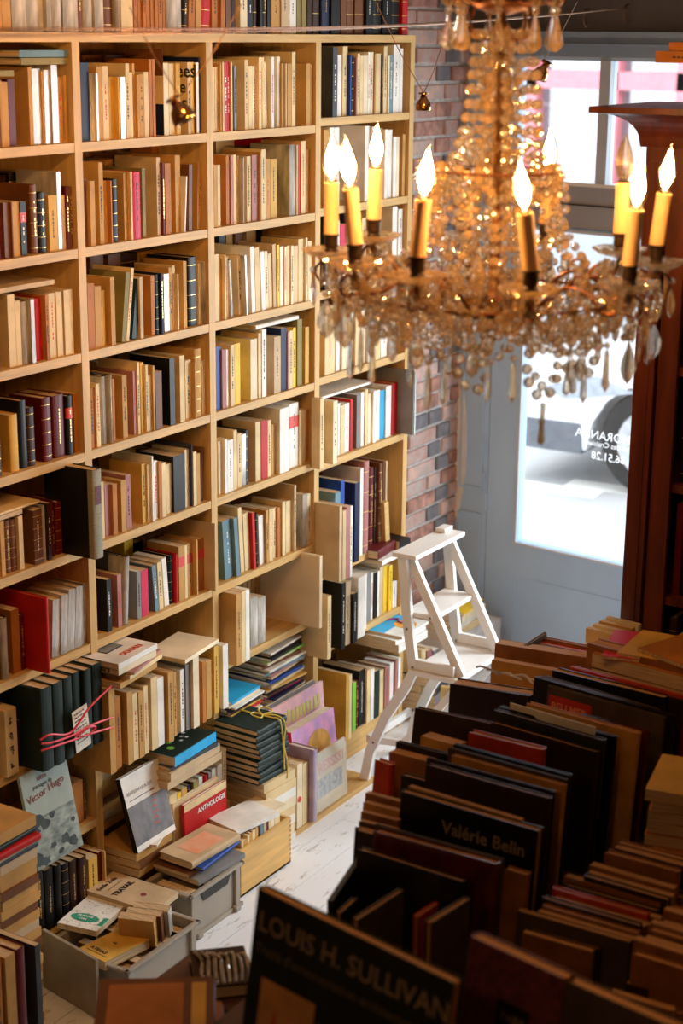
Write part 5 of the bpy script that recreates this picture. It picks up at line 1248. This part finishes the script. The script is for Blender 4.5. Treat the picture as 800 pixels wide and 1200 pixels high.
def bead(b, p, r, mat, seg=7, sz=1.0):
    M = CI @ Matrix.Translation(p) @ RZ(random.uniform(0,3)) @ RX(random.uniform(0,3))
    b.lathe([(r*.25,-r*.95*sz),(r*.78,-r*.58*sz),(r,-.12*r*sz),(r,.12*r*sz),(r*.78,r*.58*sz),(r*.25,r*.95*sz)], mat, seg, M)
def crys(): return M_crys if random.random() < .5 else M_crysc
def chain(pts, r, gap=1.0, name='bead_chain', taper=False):
    pts = smooth(pts, 12); b = MB(); acc = 0; last = pts[0]; bead(b, pts[0], r, M_crys); mt = crys()
    for p in pts[1:]:
        acc += (p-last).length; last = p
        if acc >= 2*r*gap: acc = 0; bead(b, p, r*random.uniform(.92,1.12), mt if random.random() < .65 else M_crysc)
    return b.build(name, ch)
def sag(a, c, s, n=4): return [a.lerp(c, i/n)-Vector((0,0,s*math.sin(PI*i/n))) for i in range(n+1)]
def pear(p, h, w, name='pear_drop', mat=None, flat_=1.0, rz=0):
    b = MB(); M = CI @ Matrix.Translation(p) @ RZ(rz) @ Matrix.Diagonal((1,flat_,1,1))
    b.lathe([(w*.08,0),(w*.12,-h*.08),(w*.22,-h*.25),(w*.40,-h*.55),(w*.5,-h*.76),(w*.38,-h*.93),(w*.10,-h)], mat or M_crys, 8, M)
    bead(b, p+Vector((0,0,h*.10)), h*.13, mat or M_crys)
    return b.build(name, ch)
def almond(p, h, w, rz): 
    b = MB(); M = CI @ Matrix.Translation(p) @ RZ(rz) @ Matrix.Diagonal((1,.34,1,1))
    b.lathe([(w*.05,0),(w*.28,-h*.2),(w*.46,-h*.42),(w*.5,-h*.62),(w*.36,-h*.84),(w*.05,-h)], crys(), 8, M)
    bead(b, p+Vector((0,0,.012)), .008, M_crysc); return b.build('almond_pendant', ch)
def spike(p, h, w):
    b = MB(); b.lathe([(w*.15,0),(w*.34,-h*.15),(w*.42,-h*.5),(w*.5,-h*.84),(w*.04,-h)], M_crysc if random.random() < .6 else M_crys, 6, CI @ Matrix.Translation(p))
    bead(b, p+Vector((0,0,.008)), .0065, M_crys); return b.build('spike_pendant', ch)
# candle positions: column and row of the sleeve foot, distance offset, lit
CAN = [(388,275,.10,1,0,0),(416,287,-.16,1,-.10,0),(438,258,.22,1,.02,0),(489,302,-.26,1,.08,0),(622,318,-.30,1,-.14,0),(727,274,.20,0,.0,0),(738,312,-.18,1,.05,0),(769,288,.07,1,.09,0),(640,262,.30,1,.0,0),(545,258,.31,0,.0,0)]
hub = Vector((CC.x, CC.y, cz(366)))
cups = []
for (px, py, dp, lit, tl, _) in CAN:
    p = cp(px, py, dp); cups.append(p)
    out = Vector((p.x-CC.x, p.y-CC.y, 0)); r = out.length; o_ = out.normalized(); sd = Vector((-o_.y,o_.x,0))
    def P(f, z, s=0): return CI @ (Vector((CC.x,CC.y,0))+o_*(r*f)+sd*s+Vector((0,0,z)))
    zb_ = p.z-.045
    b = MB(); pts = [P(.08,hub.z+.004),P(.25,hub.z+.000),P(.42,hub.z+.040),P(.56,hub.z+.062),P(.70,(zb_+hub.z)/2+.020),P(.82,zb_-.045),P(.93,zb_-.040),P(1.0,zb_-.012),P(1.0,zb_+.012)]
    b.tube(smooth(pts,5), .0044, M_bronze, 7); arm = b.build('arm', ch)
    b = MB(); b.tube(smooth([P(.56,hub.z+.060),P(.62,hub.z+.085),P(.70,hub.z+.082),P(.72,hub.z+.060),P(.66,hub.z+.055)],5), .0032, M_bronze, 6); b.build('scroll', ch)
    b = MB(); b.tube(smooth([P(.93,zb_-.040),P(1.06,zb_-.046),P(1.10,zb_-.025),P(1.05,zb_-.008),P(1.01,zb_-.014)],5), .0030, M_bronze, 6); b.build('scroll', ch)
    Ml_ = CI @ Matrix.Translation(p) 
    b = MB(); b.lathe([(.006,-.050),(.016,-.047),(.040,-.040),(.054,-.030),(.056,-.027),(.040,-.035),(.014,-.042),(.006,-.045)], M_crys if r < .0 else (M_crysc if px > 700 or lit == 0 else M_crys), 20, Ml_, amp=.05, lobes=10); b.build('glass_drip_pan', ch)
    b = MB(); b.lathe([(.006,-.043),(.013,-.040),(.0135,-.030),(.011,-.026),(.0135,-.022),(.0135,-.004),(.0165,-.001),(.0165,.002),(.004,.002)], M_sock, 16, Ml_); b.build('socket', ch)
    tax = Vector((0,0,1)).cross(R0)            # tilt in the picture plane
    Mt = Ml_ @ Matrix.Rotation(-tl, 4, (-FH.x,-FH.y,0))
    b = MB(); pr_ = [(.004,.002),(.0145,.002),(.0146,.015),(.0142,.05),(.0143,.092),(.0148,.099),(.0135,.1015),(.004,.1015)]
    b.lathe(pr_, M_candle, 18, Mt); cs = b.build('candle_sleeve', ch, smooth=False)
    b = MB(); b.lathe([(.004,.1015),(.011,.1015),(.0115,.106),(.004,.107)], M_sock, 12, Mt); b.build('bulb_base', ch)
    b = MB(); b.lathe([(.008,.106),(.013,.116),(.0175,.132),(.0178,.145),(.0145,.163),(.008,.180),(.0035,.190),(.001,.196)], M_bulbg if lit else M_crysc, 16, Mt); bl = b.build('bulb', ch, smooth=True)
    if lit:
        b = MB(); b.lathe([(.0015,.110),(.0085,.121),(.0120,.134),(.0118,.146),(.0080,.162),(.0035,.175),(.001,.184)], M_flame, 10, Mt); b.build('filament', bl, smooth=True)
# crown drops and scrolls
R3 = lambda px, py, dp: cp(px, py, dp)
for i in range(9):
    a = 2*PI*i/9+.2; p = pol(.100, a, cz(17)); pear(p, .064, .028, rz=a, mat=(M_crysc if i % 2 else M_crys))
    b = MB(); b.tube([CI @ v for v in smooth([pol(.055,a,cz(4)), pol(.085,a,cz(2)), pol(.105,a,cz(-6)), pol(.100,a,cz(6))],5)], .003, M_bronze, 6); b.build('crown_scroll', ch)
    b = MB()
    for k in range(3): bead(b, pol(.100, a, cz(0)+.018*k), .013, M_crys)
    b.build('bead_cluster', ch)
for i in range(5):
    a = 2*PI*i/5; b = MB(); b.tube([CI @ v for v in smooth([pol(.05,a,cz(4)), pol(.060,a,cz(26)), pol(.050,a,cz(42)), pol(.022,a,cz(46)), pol(.02,a,cz(38))],5)], .0028, M_bronze, 6); b.build('crown_scroll', ch)
# strands from the crown, swelling over a ring, then gathering to the arms
NS = 12
for i in range(NS):
    a = 2*PI*i/NS+.1; j = random.uniform(-.006,.006)
    chain([pol(.050,a,cz(40)), pol(.058+j,a,cz(80)), pol(.066+j,a,cz(130)), pol(.080,a,cz(175)), pol(.108,a,cz(205)), pol(.125,a,cz(235))], .0098, 1.12)
for i in range(12):
    a = 2*PI*i/12+.3; chain([pol(.110,a,cz(195)), pol(.128,a+.1,cz(230)), pol(.118,a+.15,cz(275)), pol(.070,a+.1,cz(330)), pol(.040,a,cz(360))], .0092, 1.05)
for i in range(8):
    a = 2*PI*i/8; chain([pol(.034,a,cz(95)), pol(.036,a,cz(180)), pol(.042,a,cz(260)), pol(.040,a,cz(350))], .0092, 1.0)
for i in range(9):
    a = 2*PI*i/9; chain(sag(pol(.120,a,cz(205)), pol(.120,a+2*PI/9,cz(205)), .035), .0088, 1.0)
b = MB(); b.tube([CI @ pol(.112, 2*PI*k/24, cz(200)) for k in range(25)], .0025, M_bronze, 6); b.build('ring', ch)
b = MB(); b.tube([CI @ pol(.235, 2*PI*k/32, cz(346)) for k in range(33)], .0028, M_bronze, 6); b.build('ring', ch)
# from the ring out to each cup, and garlands round
order = sorted(range(len(cups)), key=lambda i: math.atan2(cups[i].y-CC.y, cups[i].x-CC.x))
for i in range(len(cups)):
    p = cups[i]; a = math.atan2(p.y-CC.y, p.x-CC.x); r = (Vector((p.x-CC.x,p.y-CC.y))).length
    chain(sag(pol(.118,a+.12,cz(240)), pol(r*.93,a,p.z-.052), .07), .0082, 1.1)
    chain(sag(pol(.05,a-.2,cz(352)), pol(r*.97,a,p.z-.058), .055), .0085, 1.05)
    chain(sag(pol(.235,a+.25,cz(346)), pol(r*.97,a,p.z-.055), .045), .0082, 1.05)
    chain([pol(r*1.0,a,p.z-.058), pol(r*1.02,a,p.z-.085), pol(r*1.0,a,p.z-.115)], .0085, 1.05)
    for k in (-1,0,1):
        q = pol(r*1.0+.036*(1 if k == 0 else .2), a+k*.13, p.z-.052-(0 if k else .030))
        almond(q, .060 if k == 0 else .046, .031 if k == 0 else .022, a+PI/2+random.uniform(-.5,.5))
for k in range(len(order)):
    p = cups[order[k]]; q = cups[order[(k+1) % len(order)]]
    a1 = math.atan2(p.y-CC.y,p.x-CC.x); a2 = math.atan2(q.y-CC.y,q.x-CC.x)
    if a2 < a1: a2 += 2*PI
    if a2-a1 > 1.5: continue
    am = (a1+a2)/2; z_ = (p.z+q.z)/2
    chain([p-Vector((0,0,.058)), pol(.315,a1*.7+a2*.3,z_-.095), pol(.30,am,z_-.112), pol(.315,a1*.3+a2*.7,z_-.095), q-Vector((0,0,.058))], .0085, 1.05)
    chain([p-Vector((0,0,.070)), pol(.27,a1*.7+a2*.3,z_-.135), pol(.25,am,z_-.155), pol(.27,a1*.3+a2*.7,z_-.135), q-Vector((0,0,.070))], .0080, 1.05)
    spike(pol(.26,am+.1,z_-.165), .085, .014); spike(pol(.30,am-.12,z_-.125), .075, .013)
    almond(pol(.28,am,z_-.15), .052, .026, am+PI/2)
# basket of beads under the hub ring
for i in range(14):
    a = 2*PI*i/14+.15; chain(sag(pol(.235,a,cz(346)), pol(.045,a+.1,cz(372)), .045+.02*(i % 2)), .0088, 1.05)
for i in range(14):
    a = 2*PI*i/14; chain(sag(pol(.235,a,cz(346)), pol(.235,a+2*PI/14,cz(346)), .050+.018*(i % 3)), .0085, 1.05)
    if i % 2: almond(pol(.232,a,cz(352)), .058, .028, a+random.uniform(0,3))
# small upright bead sprays between the arms
for i in range(10):
    a = 2*PI*i/10+.35; chain([pol(.20,a,cz(350)), pol(.205,a,cz(325)), pol(.20,a+.05,cz(305)), pol(.215,a+.10,cz(318)), pol(.222,a+.10,cz(345))], .0082, 1.05)
# low loops and long drops seen under the basket
def P3(px, py, dp): return cp(px, py, dp)
chain([P3(560,410,-.10),P3(568,445,-.12),P3(556,457,-.12),P3(541,448,-.12),P3(536,428,-.10),P3(548,405,-.08)], .0105, 1.25)
chain([P3(640,385,-.16),P3(618,420,-.18),P3(622,455,-.18),P3(640,464,-.18),P3(655,440,-.18),P3(672,428,-.17),P3(690,436,-.15),P3(700,405,-.14)], .0105, 1.2)
chain([P3(655,400,-.12),P3(650,440,-.14),P3(632,452,-.14),P3(625,430,-.14)], .0095, 1.2)
chain([P3(430,350,-.2),P3(440,385,-.22),P3(470,400,-.24),P3(500,420,-.25),P3(520,415,-.24)], .0095, 1.15)
b = MB()
for k in range(9): bead(b, P3(636-.3*k, 475+5.0*k, -.2), .0055, M_crys, 6, 1.1)
b.build('bead_chain', ch); spike(P3(634, 500, -.2), .035, .016)
for (px, py, dp, h) in ((411,400,-.2,.072),(436,398,-.2,.085),(502,430,-.22,.080),(520,425,-.2,.080),(601,425,-.2,.075),(711,410,-.15,.080),(672,430,-.15,.052),(664,436,-.15,.045),(689,384,-.1,.05)): spike(P3(px,py,dp), h, .016)
for (px, py, dp, h, w) in ((382,352,-.05,.072,.036),(404,356,-.15,.082,.040),(737,403,-.15,.075,.034),(766,380,-.02,.068,.036),(488,395,-.2,.06,.030),(560,300,-.1,.07,.03)): almond(P3(px,py,dp), h, w, HEAD+random.uniform(-.4,.4))
# dense glitter of beads round the middle, too many to count
b = MB(); random.seed(77)
for k in range(230):
    a = random.uniform(0,2*PI); u = random.random()
    if u < .22: r = random.uniform(.03,.125); z = cz(random.uniform(195,350))
    elif u < .34: r = random.uniform(.02,.07); z = cz(random.uniform(60,200))
    else: r = random.uniform(.08,.305); z = cz(random.uniform(325,400-60*abs(r-.2)/.1*.5))
    bead(b, pol(r,a,z), random.uniform(.006,.0095), crys(), 6)
o = b.build('loose_beads', ch); o['kind'] = 'stuff'

# ------------------------------------------------------------------ kinds of book; the surplus of small paperbacks becomes one object
finish_rows()
bpy.context.view_layer.update()
pap = []
for o in list(COL.objects):
    if o.parent or '_h' not in o: continue
    if o.get('category') == 'book':
        if '_a' in o: o['category'] = 'art book'; o.name = 'art_book'; 
        elif o['_h']: o['category'] = 'hardback'
        else:
            o['category'] = 'paperback'; p = o.matrix_world.translation; dist = (p-CAM).length
            sc_ = o['_s']/dist**2
            if 'back row' in o.get('label', ''): sc_ *= .12
            if any(q in o.get('group', '') for q in ('right pile of', 'left pile of', 'pile behind', 'standing in the', 'inside the')): sc_ *= .6
            pap.append((sc_, o.name, o))
pap.sort(key=lambda q: (-q[0], q[1]))
rest = [q[2] for q in pap[295:]]
if rest:
    V, Fc, MI, MS = [], [], [], []
    for o in rest:
        for c_ in [o]+list(o.children):
            b0 = len(V); me = c_.data; mw = c_.matrix_world; V += [tuple(mw @ v.co) for v in me.vertices]
            mi = []
            for mt in me.materials:
                if mt not in MS: MS.append(mt)
                mi.append(MS.index(mt))
            for f in me.polygons: Fc.append([b0+i for i in f.vertices]); MI.append(mi[f.material_index])
    for o in rest:
        for c_ in list(o.children): bpy.data.objects.remove(c_)
        bpy.data.objects.remove(o)
    me = bpy.data.meshes.new('small_paperbacks'); me.from_pydata(V, [], Fc)
    for mt in MS: me.materials.append(mt)
    me.polygons.foreach_set('material_index', MI); me.update()
    o = bpy.data.objects.new('small_paperbacks', me); COL.objects.link(o)
    tag(o, 'the many small thin paperbacks filling the shelves between the larger ones', 'paperbacks', kind='stuff')
for o in COL.objects:
    for k in ('_h', '_s', '_a'):
        if k in o: del o[k]
    if o.name.startswith('book_') or o.name == 'book': pass

# ------------------------------------------------------------------ light
wd = bpy.data.worlds.new('overcast_sky'); sc.world = wd; wd.use_nodes = True
bg = wd.node_tree.nodes['Background']; bg.inputs[0].default_value = (.88,.94,1,1); bg.inputs[1].default_value = 4.6
def area(n, M, sx, sy, p, c, spread=PI):
    l = bpy.data.lights.new(n, 'AREA'); l.shape = 'RECTANGLE'; l.size = sx; l.size_y = sy; l.energy = p; l.color = c; l.spread = spread
    o = bpy.data.objects.new(n, l); COL.objects.link(o); o.matrix_world = M; return o
# daylight at the big shop window and at the glazed door (local -z of an area light is its direction)
area('daylight_shop_window', DM @ T(2.40,.35,1.50) @ RX(PI/2) @ RX(PI), 2.1, 1.75, 0, (1,1,1)) if False else None
M_in = DM @ T(2.0,.30,1.50) @ RX(-PI/2)
area('daylight_shop_window', M_in, 1.35, 1.75, 130, (.93,.97,1.0))
# added warm fill lamp, unseen behind the viewpoint
cl = empty('added_fill_lamp', (1.9,-.4,3.2)); tag(cl, 'added warm fill lamp with a round shade behind the viewpoint', 'lamp')
b = MB(); b.lathe([(.02,.30),(.02,.06),(.16,.02),(.20,-.03),(.19,-.04),(.02,.03)], M_bronze, 20); b.build('lamp_shade', cl)
lp = bpy.data.lights.new('added_fill_bulb', 'POINT'); lp.energy = 22; lp.color = (1.0,.55,.24); lp.shadow_soft_size = .07
lo = bpy.data.objects.new('added_fill_bulb', lp); COL.objects.link(lo); lo.location = (1.9,-.4,3.12)

# two added cable lamps, unseen above the frame, to warm the shelves
for k, (loc, tgt, en) in enumerate((((1.25,2.35,2.95),(0,3.15,1.5),36),((1.35,3.3,2.95),(0,3.75,1.6),20))):
    e = empty('cable_lamp', loc); tag(e, ['added warm cable lamp above the frame aimed at the leftmost bay', 'added warm cable lamp above the frame aimed at the middle bays'][k], 'lamp')
    d = (Vector(tgt)-Vector(loc)).normalized(); qm = d.to_track_quat('-Z', 'Y').to_matrix().to_4x4()
    b = MB(); b.lathe([(.006,.075),(.012,.07),(.018,.045),(.034,.0),(.036,-.012),(.033,-.012),(.030,.0),(.010,.045)], M_shade, 20, qm); b.build('lamp_shade', e)
    b = MB(); b.tube([(0,0,.06),(-.05,0,.545)], .0012, M_wire, 5); b.tube([(0,0,.06),(.05,0,.545)], .0012, M_wire, 5); b.build('suspension_wire', e)
    l_ = bpy.data.lights.new('added_warm_spot', 'SPOT'); l_.energy = en; l_.color = (1.0,.50,.18); l_.spot_size = 1.75; l_.spot_blend = .8; l_.shadow_soft_size = .03
    o = bpy.data.objects.new('added_warm_spot', l_); COL.objects.link(o); o.matrix_world = T(*loc) @ qm @ T(0,0,-.02)

sc.view_settings.view_transform = 'Standard'; sc.view_settings.look = 'None'; sc.view_settings.gamma = 1.0; sc.view_settings.use_curve_mapping = False
sc.view_settings.exposure = 0.0
cy = sc.cycles
cy.use_denoising = True; cy.max_bounces = 12; cy.transmission_bounces = 10; cy.transparent_max_bounces = 16; cy.diffuse_bounces = 4; cy.glossy_bounces = 4
cy.caustics_reflective = False; cy.caustics_refractive = False; cy.sample_clamp_indirect = 6; cy.use_light_tree = True
